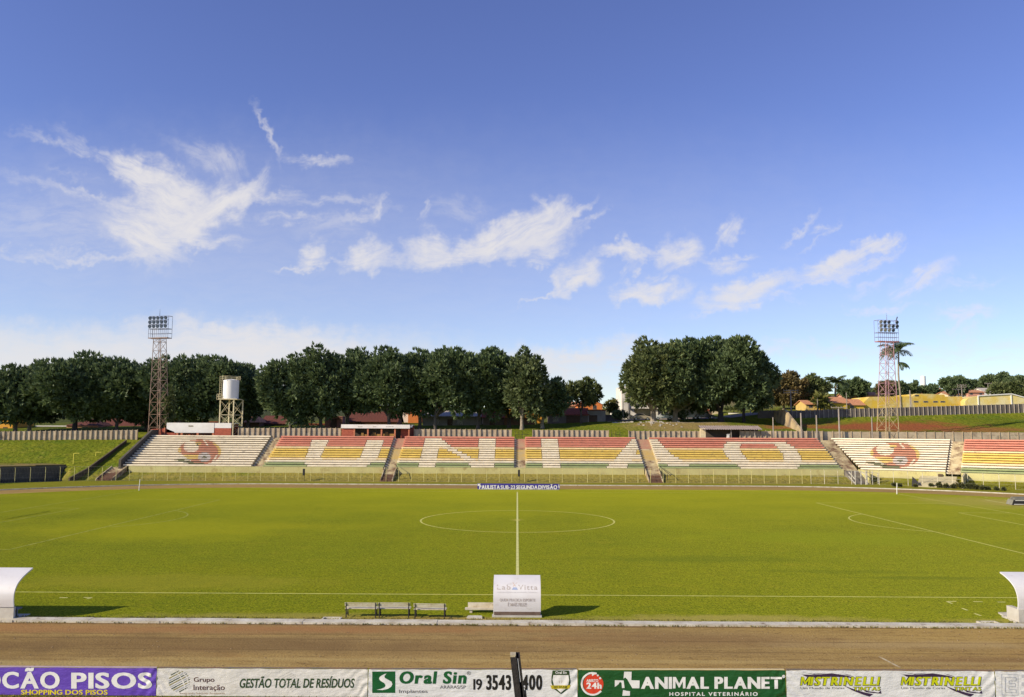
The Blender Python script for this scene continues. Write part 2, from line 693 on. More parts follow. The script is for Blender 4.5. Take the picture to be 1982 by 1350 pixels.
def front_y(x, y):
    """y measured along the stand's own up direction where the stand bends towards the camera."""
    if x > 57.4:
        return 136 + (y - 136 + (x - 57.4) * .65) * .839
    return y


def hz(x, y):
    """Height of the land."""
    ye = front_y(x, y)
    zp = interp(x, [(-130, 7.4), (-60, 7.8), (-20, 8.3), (5, 8.6), (18, 9.9), (30, 10.2), (44, 10.2), (52, 9.4), (70, 9.3), (110, 9.9)])
    zq = interp(x, [(-130, 7.6), (-60, 8.1), (-20, 8.7), (5, 9.1), (25, 10.4), (50, 10.5), (58, 10.5), (74, 10.9), (110, 12.0)])
    zw = interp(x, [(-130, 7.9), (-60, 8.4), (0, 9.4), (25, 10.6), (46, 11.2), (54, 12.2), (75, 12.6), (110, 13.6)])
    zr = interp(x, [(-130, 15.5), (-20, 15.5), (10, 14.5), (45, 16), (70, 20), (140, 22), (230, 23)])
    zs = interp(x, [(-300, 26), (-20, 25), (10, 21), (60, 24), (140, 33), (260, 37), (420, 40)])
    back = interp(y, [(152, 6.3), (155.5, min(7.9, zp - .4)), (158, min(8.5, zp - .2)), (165, zp), (174.2, zq), (176, zw), (300, zr), (600, zs), (1500, zs + 10)])
    if y >= 152:
        return back
    z = interp(min(ye, 150), [(133, 0), (137, 1.25), (150, 6.0)])
    if x > 57.4 and ye >= 150:
        z = 6.0 + (y - 140) * .02
    if x < -73.5 and y < 140 and x < -74.1 - (max(y, 133) - 133) * .58:
        xw = -77.7 - (139 - y) * .5
        z = 0. if x > xw - 2.7 else min(2.05 + (xw - x) * .1, 2.5)
    if x < -140:
        z = min(z, 4.5)
    return z


def pitch_extra(N, L, geo, cur):
    """Worn, earthy and lush places on the turf, plus a painted brightening of the far half."""
    for (x, y, rx, ry, c, k, s) in [(-5, 37.5, 5.5, .8, (.27, .175, .060), .85, 1.2), (-1, 37.4, 5, .5, (.27, .18, .07), .8, 1.6), (10, 37.7, 8, 1.1, (.30, .235, .070), .75, .9), (-11, 37.8, 7, .9, (.29, .23, .06), .6, .9),
                                    (0, 37.15, 34, .28, (.26, .18, .07), .7, 1.8), (22, 37.6, 3, .8, (.25, .20, .06), .6, 1.5), (12, 55, 9, 1.6, (.050, .085, .004), .5, .5), (24, 48.5, 5, .7, (.045, .08, .004), .6, .6), (20, 50.5, 6, .8, (.05, .085, .004), .5, .5),
                                    (-8, 89, 7, 2, (.085, .12, .004), .6, .4), (26, 66, 12, 5, (.16, .20, .004), .5, .2), (-30, 70, 14, 8, (.30, .29, .006), .45, .15), (-20, 46, 10, 3, (.24, .215, .02), .45, .4),
                                    (0, 114, 95, 42, (.262, .262, .006), .85, .10), (57, 100, 8, 9, (.27, .22, .06), .6, .3), (61, 98, 5, 6, (.30, .21, .085), .6, .4), (0, 117.5, 60, 1.4, (.27, .24, .04), .6, .4), (0, 78, .6, 1.2, (.28, .24, .05), .5, .8)]:  # the widest patch paints the far turf's grazing-view brightening into its colour
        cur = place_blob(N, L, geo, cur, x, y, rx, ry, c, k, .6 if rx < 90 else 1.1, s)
    return cur


GRASS = field_material('pitch_grass', [
    ((.185, .180, .003), .035, (1, 1.6, 1), .38, .62, .8),
    ((.070, .112, .002), .10, (1, 2.2, 1), .46, .66, .75),
    ((.150, .180, .003), .16, (1.6, .03, 1), .45, .58, .65),
    ((.245, .195, .012), .35, (1, 1.5, 1), .55, .74, .6),
    ((.058, .096, .002), 1.1, (1, 1.4, 1), .46, .66, .7),
    ((.235, .235, .008), 3.5, (1, 1, 1), .50, .64, .7),
    ((.025, .044, .001), 7., (1, 1, 1), .48, .60, .9),
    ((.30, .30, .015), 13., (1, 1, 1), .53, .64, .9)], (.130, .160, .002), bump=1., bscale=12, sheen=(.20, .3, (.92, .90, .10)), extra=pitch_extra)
VERGE = field_material('verge_grass', [
    ((.21, .20, .020), .06, (1, 1, 1), .42, .62, .7),
    ((.10, .12, .012), .3, (1, 1, 1), .5, .72, .6),
    ((.27, .21, .055), .7, (1, 1, 1), .56, .74, .6),
    ((.055, .065, .008), 3.2, (1, 1, 1), .52, .70, .6),
    ((.24, .20, .05), 9., (1, 1, 1), .55, .70, .5)], (.17, .165, .012), bump=.9, bscale=8, sheen=(.08, .4, (.95, .85, .12)))
def track_extra(N, L, geo, cur):
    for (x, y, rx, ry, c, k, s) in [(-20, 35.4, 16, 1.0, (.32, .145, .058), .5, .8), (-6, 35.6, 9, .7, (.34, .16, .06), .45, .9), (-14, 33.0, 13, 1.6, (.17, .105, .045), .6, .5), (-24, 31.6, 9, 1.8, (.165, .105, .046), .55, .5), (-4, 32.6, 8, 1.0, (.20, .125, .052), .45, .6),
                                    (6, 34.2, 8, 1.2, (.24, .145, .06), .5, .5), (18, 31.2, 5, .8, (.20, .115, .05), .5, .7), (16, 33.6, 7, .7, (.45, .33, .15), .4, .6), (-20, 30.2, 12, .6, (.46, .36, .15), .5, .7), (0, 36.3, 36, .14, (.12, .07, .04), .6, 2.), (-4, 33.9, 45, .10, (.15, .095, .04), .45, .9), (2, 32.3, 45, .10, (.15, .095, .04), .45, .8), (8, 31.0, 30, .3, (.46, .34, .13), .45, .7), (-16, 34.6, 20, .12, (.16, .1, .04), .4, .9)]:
        cur = place_blob(N, L, geo, cur, x, y, rx, ry, c, k, .7, s)
    return cur


DIRT = field_material('track_dirt', [
    ((.40, .265, .080), .10, (.35, 1.6, 1), .40, .62, .8),
    ((.200, .125, .046), .22, (.35, 2.0, 1), .48, .68, .6),
    ((.44, .31, .10), .5, (.12, 2.4, 1), .54, .72, .6),
    ((.34, .180, .060), .35, (.5, 1, 1), .58, .76, .5),
    ((.150, .092, .036), 2.2, (.35, 1.5, 1), .52, .68, .5),
    ((.42, .30, .12), 5., (.6, 1.3, 1), .55, .68, .5),
    ((.090, .054, .022), 8., (.7, 1.2, 1), .58, .66, .7),
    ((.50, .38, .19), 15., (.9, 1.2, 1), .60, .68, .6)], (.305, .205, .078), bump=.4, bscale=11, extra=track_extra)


def hill_extra(N, L, geo, cur):
    """Bare red soil on the bank, dry grass on the mound and painted shade far behind, by place."""
    def blob(x, y, rx, ry, colour, cur, k=1.):
        return place_blob(N, L, geo, cur, x, y, rx, ry, colour, k)
    cur = blob(75, 165, 20, 7.5, (.27, .085, .034), cur, .95)
    cur = blob(92, 161, 11, 3.5, (.28, .11, .04), cur, .7)
    cur = blob(33, 163, 13, 7, (.27, .195, .075), cur, .9)
    cur = blob(53, 164, 4.5, 4, (.27, .12, .045), cur, .9)
    cur = blob(35, 168, 7, 4, (.36, .31, .22), cur, .7)
    cur = blob(-88, 136, 14, 1.6, (.24, .165, .06), cur, .6)
    cur = blob(60, 330, 260, 130, (.16, .12, .075), cur, .8)
    cur = blob(-110, 300, 170, 125, (.050, .060, .026), cur, .95)  # far ground behind the trees coloured dark to stand in for shade
    cur = blob(0, 133.5, 90, 5.5, (.30, .235, .055), cur, .8)
    return cur


HILL = field_material('bank_grass', [
    ((.190, .195, .018), .09, (1, 1, 1), .42, .62, .75),
    ((.075, .135, .014), .25, (1, 1, 1), .52, .70, .65),
    ((.28, .25, .050), .8, (1, 1, 1), .56, .74, .6),
    ((.045, .075, .008), 1.6, (1, 1, .6), .50, .68, .75),
    ((.21, .21, .04), 3.5, (1, 1, .6), .54, .72, .6)], (.125, .150, .012), bump=1., bscale=1.6, extra=hill_extra, bdist=.28)


def build_ground():
    xs = sorted(set(list(np.arange(-140, 140.1, 2.5)) + [-700, -500, -350, -250, -190, 190, 250, 330, 420, 600, 900] + [57.4, -67.4] + list(np.arange(-84, -71.9, .5))))
    ys = [-80, -20, 20, 60, 90, 105, 110] + list(np.arange(113, 160, 1.)) + list(np.arange(160, 178, 1.5)) + \
         [178, 182, 188, 195, 205, 220, 240, 270, 300, 350, 400, 500, 600, 800, 1100, 1500]
    b = MB()
    nx = len(xs)
    for y in ys:
        for x in xs:
            z = hz(x, y)
            if z > .05 and y < 178:
                z += .10 * mnoise.noise((x * .45, y * .45, 0)) + .06 * mnoise.noise((x * 1.3, y * 1.3, 3))
            b.v.append((x, y, z))
    for j in range(len(ys) - 1):
        for i in range(nx - 1):
            b.f.append((j * nx + i, j * nx + i + 1, (j + 1) * nx + i + 1, (j + 1) * nx + i))
    b.m = [0] * len(b.f)
    # the flat field and the banks are one sheet: verge grass below, bank grass above
    b.m = [1 if b.v[f[0]][1] >= 131.5 or (b.v[f[0]][0] < -77 and b.v[f[0]][1] > 112) else 0 for f in b.f]
    b.build('ground', [VERGE, HILL], kind='structure', smooth=True)


build_ground()


def oval(r, n=40):
    """Stadium outline of radius r round the two ends."""
    p = []
    for k in range(n + 1):
        a = -math.pi / 2 + math.pi * k / n
        p.append((HX + r * math.cos(a), YC + r * math.sin(a)))
    for k in range(n + 1):
        a = math.pi / 2 + math.pi * k / n
        p.append((-HX + r * math.cos(a), YC + r * math.sin(a)))
    return p


def sheet_ring(name, r0, r1, z, m, z_in=None):
    a, c = oval(r0), oval(r1)
    b = MB()
    n = len(a)
    b.add([(x, y, z) for x, y in a] + [(x, y, z) for x, y in c], [(i, (i + 1) % n, (i + 1) % n + n, i + n) for i in range(n)])
    return b.build(name, m, kind='structure')


b = MB()
o_ = oval(40.7)
b.add([(x, y, .004) for x, y in o_], [tuple(range(len(o_)))])
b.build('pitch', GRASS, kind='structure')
sheet_ring('running_track', 40.7, 47.8, .004, DIRT)

KERB = mat('kerb_paint', (.62, .58, .47), (.42, .37, .27), 1.2, rough=.9, bump=.3, bscale=9, col3=(.22, .16, .10), scale3=2.5, edge3=(.60, .72))
b = MB()


def kerb_run(b, pts, w, h, z0=0.):
    for (p, q) in zip(pts, pts[1:]):
        p, q = Vector((*p, 0)), Vector((*q, 0))
        d = (q - p).normalized()
        s = Vector((-d.y, d.x, 0)) * w / 2
        b.hexa([p - s + Vector((0, 0, z0)), q - s + Vector((0, 0, z0)), q + s + Vector((0, 0, z0)), p + s + Vector((0, 0, z0)),
                p - s + Vector((0, 0, h)), q - s + Vector((0, 0, h)), q + s + Vector((0, 0, h)), p + s + Vector((0, 0, h))])


random.seed(4)
x = -36.
while x < 36:                                        # slightly uneven kerb stones along the near straight
    x2 = min(x + random.uniform(2.4, 3.4), 36)
    dy = random.uniform(-.02, .02)
    b.box(x + .012, x2, 36.42 + dy, 36.98 + dy, -.05, .105 + random.uniform(-.01, .01))
    x = x2
b.build('inner_kerb', KERB, kind='structure')
b = MB()
kerb_run(b, oval(48.05, 60)[59 - 50:61] + oval(48.05, 60)[61:112], .32, .12, -.02)
b.build('outer_kerb', KERB, kind='structure')


def worn_paint(name, col, under, lo, hi):
    return mat(name, col, under, 2.2, rough=.95, edge=(lo, hi), detail=6, bump=.2, bscale=20)


LINE = worn_paint('line_paint', (.56, .54, .13), (.26, .26, .03), .48, .80)
LINE_B = worn_paint('line_paint_fresh', (.62, .60, .22), (.32, .32, .06), .48, .80)
LINE_F = worn_paint('line_paint_faded', (.36, .37, .06), (.17, .19, .01), .42, .62)
mk = MB()


def line(x0, y0, x1, y1, w=.12, z=.008, mi=0):
    if max(x0, x1) < -30:                                 # this end of the pitch is more worn
        mi = 3 if mi == 0 else mi
    p, q = Vector((x0, y0, z)), Vector((x1, y1, z))
    d = (q - p).normalized()
    s = Vector((-d.y, d.x, 0)) * w / 2
    n = max(1, int((q - p).length / 3))
    for i in range(n):
        a, c = p.lerp(q, i / n), p.lerp(q, (i + 1) / n)
        mk.add([a - s, c - s, c + s, a + s], [(0, 1, 2, 3)], mi)


def arc(cx, cy, r, a0, a1, w=.12, n=60, z=.008):
    v = []
    for i in range(n + 1):
        a = a0 + (a1 - a0) * i / n
        v += [(cx + (r - w / 2) * math.cos(a), cy + (r - w / 2) * math.sin(a), z), (cx + (r + w / 2) * math.cos(a), cy + (r + w / 2) * math.sin(a), z)]
    mk.add(v, [(2 * i, 2 * i + 1, 2 * i + 3, 2 * i + 2) for i in range(n)], 3 if cx < -30 else 0)


XL, XR = XC - PL / 2, XC + PL / 2
line(XL, YN, XR, YN, .13)
line(XL, YF, XR, YF, .09)
for X, s in ((XL, 1), (XR, -1)):
    line(X, YN, X, YF)
    line(X + s * 16.5, YC - 20.16, X + s * 16.5, YC + 20.16, .14)
    line(X, YC - 20.16, X + s * 16.5, YC - 20.16)
    line(X, YC + 20.16, X + s * 16.5, YC + 20.16)
    line(X + s * 5.5, YC - 9.16, X + s * 5.5, YC + 9.16)
    line(X, YC - 9.16, X + s * 5.5, YC - 9.16)
    line(X, YC + 9.16, X + s * 5.5, YC + 9.16)
    t = math.acos(5.5 / 9.15)
    a = 0 if s > 0 else math.pi
    arc(X + s * 11, YC, 9.15, a - t, a + t, .13)
line(XC, YN, XC, YF, .17, .009, 1)
arc(XC, YC, 9.15, 0, 2 * math.pi, .15, 96, .0085)
arc(XC, YC, .18, 0, 2 * math.pi, .2, 16, .0095)
# technical-area dashes near the shelters and a few stray marks
for s in (-1, 1):
    for k, (px0, py0, px1, py1) in enumerate([(1833, 1165, 1851, 1164.5), (1833, 1165, 1843, 1169), (1884, 1165, 1902, 1165.5), (1931, 1166, 1946, 1166),
                                              (1862, 1178, 1873, 1182), (1886, 1188, 1899, 1192.5), (1919, 1202, 1926, 1206)] if s > 0 else
                                             [(115, 1157.5, 131, 1157.5), (162, 1157, 178, 1157.5), (178, 1157.5, 168, 1160)]):
        p, q = G(px0, py0), G(px1, py1)
        line(p.x, p.y, q.x, q.y, .11, .008, 1)
for (a, c, w) in (((1907, 968), (1960, 977), .16), ((1946, 969), (1960, 971), .2), ((1905, 963), (1912, 963.5), .25)):
    p, q = G(*a), G(*c)
    line(p.x, p.y, q.x, q.y, w, .012, 1)
p, q = G(1702, 1272), G(1742, 1293)
line(p.x, p.y, q.x, q.y, .10, .012, 2)
mk.build('pitch_markings', [LINE, LINE_B, worn_paint('lime_dust', (.50, .42, .26), (.32, .22, .085), .40, .60), LINE_F], kind='structure')


# ------------------------------------------------------------------ grandstand
def paint(name, r, g, b_, wear=.65):
    c = lin(r, g, b_)
    d = tuple(x * .80 for x in c)
    return mat(name, c, d, .9, rough=.85, bump=.15, bscale=6, col3=tuple(x * wear for x in (.34, .27, .19)), scale3=1.3, edge3=(.58, .80), stretch=(1, 1, 2.5))


PAINT = dict(white=paint('white_paint', 240, 226, 198), red=paint('coral_paint', 218, 146, 122), yellow=paint('yellow_paint', 230, 200, 108),
             pale=paint('pale_paint', 240, 216, 168), green=paint('green_paint', 160, 168, 118), concrete=paint('bare_concrete', 190, 176, 135),
             dark=paint('dark_paint', 60, 48, 38), logored=paint('emblem_red', 196, 140, 114), gold=paint('emblem_gold', 226, 196, 120),
             grey=paint('emblem_grey', 205, 196, 186), deep=paint('emblem_outline', 112, 112, 84), orange=paint('emblem_orange', 205, 140, 80), shadowed=paint('shaded_riser', 176, 152, 116))  # shadowed: shade of the white blocks' recesses put into the riser paint
PK = list(PAINT)
PM = [PAINT[k] for k in PK]
ROWS, RISE, TREAD, Z_BOT, Y_BOT = 14, .372, .786, 2.16, 137.
BAND = ['green', 'green', 'white', 'pale', 'yellow', 'yellow', 'yellow', 'yellow', 'pale', 'red', 'red', 'red', 'red', 'red']

LET = {
    'u': [[(604, 851), (637.5, 851), (633, 862), (628, 868), (624, 877), (621.5, 886), (627, 893), (686, 893), (696, 887), (703, 874), (710, 851), (743.5, 851),
           (738, 871), (730, 887), (727, 893.5), (719, 897), (707, 904), (595, 904), (588, 897), (590, 890), (593, 882), (599, 865)]],
    'n': [[(823, 851), (855, 851), (869, 862), (889, 874.6), (925, 893), (927, 851), (959.5, 851), (955.5, 904), (911, 904), (901.6, 892), (884, 882), (864, 872),
           (851, 866), (843, 904), (809.5, 904)]],
    'i': [[(1048, 852), (1081, 852), (1085, 905), (1050, 905)]],
    'a': [[(1222, 852), (1241, 852), (1236, 870), (1226, 887), (1213, 905), (1174, 905), (1195, 885), (1210, 868)],
          [(1251, 851), (1272, 851), (1284, 864), (1300, 880), (1320, 892), (1343, 905), (1297, 905), (1283, 895), (1271, 885), (1262, 872)],
          [(1224, 882.5), (1278, 882.5), (1283, 888), (1221, 888)]]}
O_OUT = [(1410.5, 855), (1516, 855), (1541.5, 870), (1551, 887), (1553, 896), (1544, 907), (1434.5, 907), (1410.5, 890), (1399, 872), (1402, 862)]
O_IN = [(1436, 862), (1499, 862), (1516, 882), (1516, 896), (1508, 899), (1455.6, 899), (1434, 876), (1432, 868)]


def ell(u, v, cx, cy, rx, ry):
    return ((u - cx) / rx) ** 2 + ((v - cy) / ry) ** 2 < 1


def emblem(u, v):
    """The round bird-and-ball emblem, in its own 1200 x 640 frame; None outside it."""
    c = None
    if 470 < v and ell(u, v, 330, 520, 330, 150) and v < 300 + u * .75:
        c = 'white'
    if ell(u, v, 600, 325, 600, 305) and v < 330 + u * .62:
        c = 'logored'
        if u > 960 and v < 400 and not ell(u, v, 560, 345, 560, 320):
            c = 'gold'
    if ell(u, v, 40, 290, 42, 70):
        c = 'gold'
    if ell(u, v, 330, 450, 300, 66) and c:
        c = 'gold'
    if ell(u, v, 360, 200, 215, 145):
        c = 'white'
    if ell(u, v, 560, 120, 90, 40):
        c = 'gold'
    if ell(u, v, 540, 150, 50, 16):
        c = 'deep'
    if ell(u, v, 730, 455, 180, 110):
        c = 'grey'
    if ell(u, v, 730, 460, 70, 24):
        c = 'deep'
    if 400 < v and abs(u - (1075 - (v - 420) * .75)) < 26:
        c = 'white'
    if v < 170 and abs(u - (690 + v * .8)) < 26:
        c = 'white'
    if v > 500 and abs(v - (498 + (u + 110) * .19)) < 30 and -110 < u < 420:
        c = 'deep'
    if 585 < v < 625 and 300 < u < 720:
        c = 'deep'
    return c


def row_colour(block, i, x, y, z):
    px, py = proj((x, y, z))
    py = 845.5 + (14 - i - .5) * 4.32 + (px - 1000) * .0044      # the row's own height in the photograph
    if block in ('white_a', 'white_b'):
        if block == 'white_a':
            u, v = (px - 345) / 83 * 1200, (ROWS - i - 2.3) / 11.6 * 640
        else:
            u, v = (px - 1684) / 96 * 1200, (ROWS - i - 2.0) / 11.6 * 640
        return emblem(u, v) or 'white'
    for k, polys in LET.items():
        for p in polys:
            if inside((px, py), p):
                return 'white'
    if inside((px, py), O_OUT) and not inside((px, py), O_IN):
        return 'white'
    return BAND[int(i)]


STAND = thing('grandstand', (0, 137, 0), 'long concrete terrace stand painted in red, yellow, green and white bands spelling a word', 'grandstand')


class Frame:
    """A straight run of the stand: t along the rows, n up the steps."""
    def __init__(self, ox, oy, ang):
        self.o = Vector((ox, oy, 0))
        self.u = Vector((math.cos(ang), -math.sin(ang), 0))
        self.n = Vector((math.sin(ang), math.cos(ang), 0))

    def __call__(self, t, n, z):
        return self.o + self.u * t + self.n * n + Vector((0, 0, z))


FA = Frame(0, Y_BOT, 0)
FB = Frame(57.6, 136.4, R(33))


def seating(name, fr, t0, t1, block, label):
    """t0, t1: functions of n giving the ends of each row."""
    b = MB()
    ci = {k: i for i, k in enumerate(PK)}
    rnd = random.Random(len(name) + int(abs(t1(0)) * 10))
    for i in range(ROWS):
        n0 = i * TREAD
        zt = Z_BOT + (i + 1) * RISE - .10
        a, e = t0(n0), t1(n0)
        step = .22 if not block.startswith('white') else .11
        k = max(1, int((e - a) / step))

        def runs_at(di):
            cols = [row_colour(block, i + di, *fr(a + (e - a) * (j + .5) / k, n0, zt)) for j in range(k)]
            runs, s = [], 0
            for j in range(1, k + 1):
                if j == k or cols[j] != cols[s]:
                    runs.append((a + (e - a) * s / k, a + (e - a) * j / k, cols[s]))
                    s = j
            return runs
        runs = runs_at(0)
        zlow = zt - .215
        half = 2 if block.startswith('white') else 1
        for (p, q, c) in runs:
            mi = ci[c]
            jit = 0.
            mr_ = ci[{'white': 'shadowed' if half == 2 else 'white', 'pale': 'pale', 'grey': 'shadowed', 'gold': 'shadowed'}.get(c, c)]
            # seat slab: front face, top, underside; a set-back riser below it
            if half == 1:
                b.add([fr(p, n0, zlow), fr(q, n0, zlow), fr(q, n0, zt), fr(p, n0, zt)], [(0, 1, 2, 3)], mi)
            b.add([fr(p, n0, zt), fr(q, n0, zt), fr(q, n0 + TREAD + .42, zt), fr(p, n0 + TREAD + .42, zt)], [(0, 1, 2, 3)], mi)
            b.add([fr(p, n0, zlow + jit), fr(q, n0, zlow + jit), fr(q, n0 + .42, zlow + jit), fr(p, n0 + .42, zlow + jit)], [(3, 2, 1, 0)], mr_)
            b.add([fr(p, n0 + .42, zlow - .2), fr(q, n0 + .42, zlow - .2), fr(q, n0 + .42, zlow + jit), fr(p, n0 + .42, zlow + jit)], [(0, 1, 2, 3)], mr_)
        if half == 2:
            zm = (zlow + zt) / 2
            for za, zb__, di in ((zlow, zm, -.25), (zm, zt, .25)):
                for (p, q, c) in runs_at(di):
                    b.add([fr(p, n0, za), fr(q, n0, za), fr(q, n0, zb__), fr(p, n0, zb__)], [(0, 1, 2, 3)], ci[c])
        for (p, q, c), (_, _, c2) in zip(runs, runs[1:]):
            if block not in ('white_a', 'white_b') and {c, c2} != {'white', 'pale'}:      # the thin dark outline between two paints
                b.add([fr(q - .05, n0 - .004, zlow), fr(q + .05, n0 - .004, zlow), fr(q + .05, n0 - .004, zt), fr(q - .05, n0 - .004, zt)], [(0, 1, 2, 3)], ci['dark'])
        for t in (a, e):
            b.add([fr(t, n0, zlow), fr(t, n0 + TREAD + .42, zlow), fr(t, n0 + TREAD + .42, zt), fr(t, n0, zt)], [(0, 1, 2, 3)], ci['concrete'])
            b.add([fr(t, n0 + .42, zlow - .9), fr(t, n0 + 1.4, zlow - .9), fr(t, n0 + 1.4, zlow), fr(t, n0 + .42, zlow)], [(0, 1, 2, 3)], ci['concrete'])
    n1 = ROWS * TREAD                                    # a back walkway closes the top
    zt = Z_BOT + ROWS * RISE - .10
    b.add([fr(t0(n1), n1, zt - .01), fr(t1(n1), n1, zt - .01), fr(t1(n1), n1 + 1.4, zt - .01), fr(t0(n1), n1 + 1.4, zt - .01)], [(0, 1, 2, 3)], ci['concrete'])
    o = b.build('seating_block', PM, STAND)
    o['label'] = label
    return o


const = lambda v: (lambda n: v)
seating('s0', FA, const(-66.8), const(-45.0), 'white_a', 'white block with a round red and yellow bird emblem, seen beyond the brick shelter side')
seating('s1', FA, const(-43.1), const(-22.5), 'u', 'striped block carrying the letter U')
seating('s2', FA, const(-20.5), const(-.5), 'n', 'striped block carrying the letter N')
seating('s3', FA, const(1.45), const(21.5), 'i', 'striped block carrying the letter I')
seating('s4', FA, const(24.0), const(54.6), 'o', 'striped block carrying the letter O')
T4 = lambda n: -n * .65
seating('s5', FB, T4, const(12.6), 'white_b', 'angled white block with a round red and yellow bird emblem')
seating('s6', FB, const(14.7), const(60), 'stripes', 'angled block with plain red, yellow and green bands')

STEP = mat('worn_concrete', (.56, .47, .29), (.44, .35, .20), 1.1, rough=.95, bump=.4, bscale=6, col3=(.20, .12, .075), scale3=.7)
STEP_R = mat('steps_red_worn', (.44, .21, .15), (.44, .30, .19), .8, rough=.95, bump=.4, bscale=6)
STEP_Y = mat('steps_yellow_worn', (.52, .37, .13), (.46, .36, .20), .9, rough=.95, bump=.4, bscale=6)
BRICK = mat('brown_brick_steps', (.17, .085, .05), (.11, .06, .04), 1.5, rough=.95, bump=.5, bscale=7)
NOSE = PAINT['white']


def stairway(fr, t0, t1, label, tints=False):
    b = MB()
    for i in range(ROWS * 2 - 1):
        n0 = i * TREAD / 2 + .35
        z = Z_BOT + (i + 1) * RISE / 2 - .30
        mi = 0
        if tints:
            mi = 2 if i >= 18 else (3 if 8 <= i < 17 else 0)
        a, e = t0(n0), t1(n0)
        b.add([fr(a, n0, z - RISE / 2 - .03), fr(e, n0, z - RISE / 2 - .03), fr(e, n0, z), fr(a, n0, z)], [(0, 1, 2, 3)], mi)
        b.add([fr(a, n0, z), fr(e, n0, z), fr(e, n0 + TREAD / 2, z), fr(a, n0 + TREAD / 2, z)], [(0, 1, 2, 3)], mi)
        if i % 2 == 0:                                    # white painted end of each step
            b.hexa([fr(a + .02, n0 - .02, z - .19), fr(a + .34, n0 - .02, z - .19), fr(a + .34, n0 + .2, z - .19), fr(a + .02, n0 + .2, z - .19),
                    fr(a + .02, n0 - .02, z + .02), fr(a + .34, n0 - .02, z + .02), fr(a + .34, n0 + .2, z + .02), fr(a + .02, n0 + .2, z + .02)], 1)
    o = b.build('stairway', [STEP, NOSE, STEP_R, STEP_Y], STAND)
    return o


stairway(FA, const(-45.0), const(-43.1), '')
stairway(FA, const(-22.5), const(-20.5), '', True)
stairway(FA, const(-.5), const(1.45), '', True)
stairway(FA, const(21.5), const(24.0), '', True)
stairway(FA, const(54.6), lambda n: 57.6, '')
stairway(FB, const(12.6), const(14.7), '')

FRONT = mat('front_wall_plaster', lin(196, 188, 128), lin(182, 170, 116), .35, rough=.95, bump=.2, bscale=4, col3=lin(150, 130, 80), scale3=.5, edge3=(.58, .75))
b = MB()
for (p, q) in ((-65.6, -22.6), (-20.3, 21.4), (24.1, 54.9)):
    b.box(p, q, 136.62, 137.02, .3, Z_BOT + .02)
o = b.build('front_wall', FRONT, STAND)
b = MB()
for (p, q, zt) in ((1.2, 9.4, Z_BOT), (9.4, 12.6, Z_BOT - .02), (14.8, 60, Z_BOT - .05)):
    n0 = -.35
    b.hexa([FB(p, n0, .2), FB(q, n0, .2), FB(q, .02, .2), FB(p, .02, .2), FB(p, n0, zt), FB(q, n0, zt), FB(q, .02, zt), FB(p, .02, zt)])
b.build('front_wall', FRONT, STAND)
# side parapet at the far end
PARA = mat('grey_parapet', (.11, .095, .075), (.075, .065, .05), .7, rough=.95, bump=.3, bscale=5)
b = MB()
n1 = ROWS * TREAD
b.prism([(-67.35, 136.6, .8), (-67.35, 150.5, 5.4), (-67.35, 150.5, Z_BOT + ROWS * RISE + .9), (-67.35, 148.0, Z_BOT + ROWS * RISE + .9), (-67.35, 136.6, Z_BOT + 1.05)], (.4, 0, 0))
b.build('side_parapet', PARA, STAND)

# front flights up from the pitch fence, each with cheek walls and a handrail
RAIL = mat('painted_rail', (.55, .50, .34), (.42, .36, .22), 3, rough=.6)
DARKRAIL = mat('dark_iron', (.035, .03, .028), (.06, .04, .03), 3, rough=.7)


def front_flight(fr, t0, t1, rails, y0=-4.1):
    b = MB()
    k = 9
    for i in range(k):
        n0 = y0 + (i + .0) * (-y0 + .35) / k
        z = (i + 1) * (Z_BOT - .25) / k
        b.hexa([fr(t0, n0, 0), fr(t1, n0, 0), fr(t1, .4, 0), fr(t0, .4, 0), fr(t0, n0, z), fr(t1, n0, z), fr(t1, .4, z), fr(t0, .4, z)], 0 if i < 5 else 1)
    for t in (t0 - .14, t1):
        b.prism([fr(t, y0, -.1), fr(t, .0, -.1), fr(t, .0, Z_BOT), fr(t, y0 + .1, .35)], fr.u * .14, 2)
    b.build('front_steps', [BRICK, STEP, STEP], STAND)
    if rails:
        b = MB()
        for t in (t1 + 1.0,):
            b.bar(fr(t, y0 + 1.2, .0), fr(t, y0 + 1.2, 1.35), .10)
            b.bar(fr(t - .9, -.6, 2.6), fr(t + .5, y0 + .6, 1.15), .07)
            b.bar(fr(t - .55, -1.2, 1.0), fr(t - .55, -1.2, 2.2), .08)
        b.build('handrail', DARKRAIL if rails == 2 else RAIL, STAND)


front_flight(FA, -22.3, -20.5, 2)
front_flight(FA, 21.7, 23.8, 2)
front_flight(FA, -68.6, -66.2, 0, -5.0)

# ------------------------------------------------------------------ fence round the pitch
FENCE = mat('fence_pipe', lin(214, 206, 140), lin(190, 176, 110), 2, rough=.6)
FENCE_W = mat('fence_pipe_white', lin(222, 214, 190), lin(190, 176, 140), 2, rough=.6)
WIRE = mat('fence_wire', (.30, .29, .20), (.22, .20, .14), 2, rough=.6)
FLINE = [(-86.5, 112), (-83.5, 119), (-79, 125.5), (-73, 130), (-64, 132.4), (-50, 132.8), (48, 132.9), (58, 130.3), (66, 126.6), (74, 121.2), (82, 114)]


def along(pts, step):
    """Evenly spaced points on a polyline."""
    out, carry = [], 0.
    for (a, c) in zip(pts, pts[1:]):
        a, c = Vector((*a, 0)), Vector((*c, 0))
        ln = (c - a).length
        s = carry
        while s < ln:
            out.append(a.lerp(c, s / ln))
            s += step
        carry = s - ln
    return out


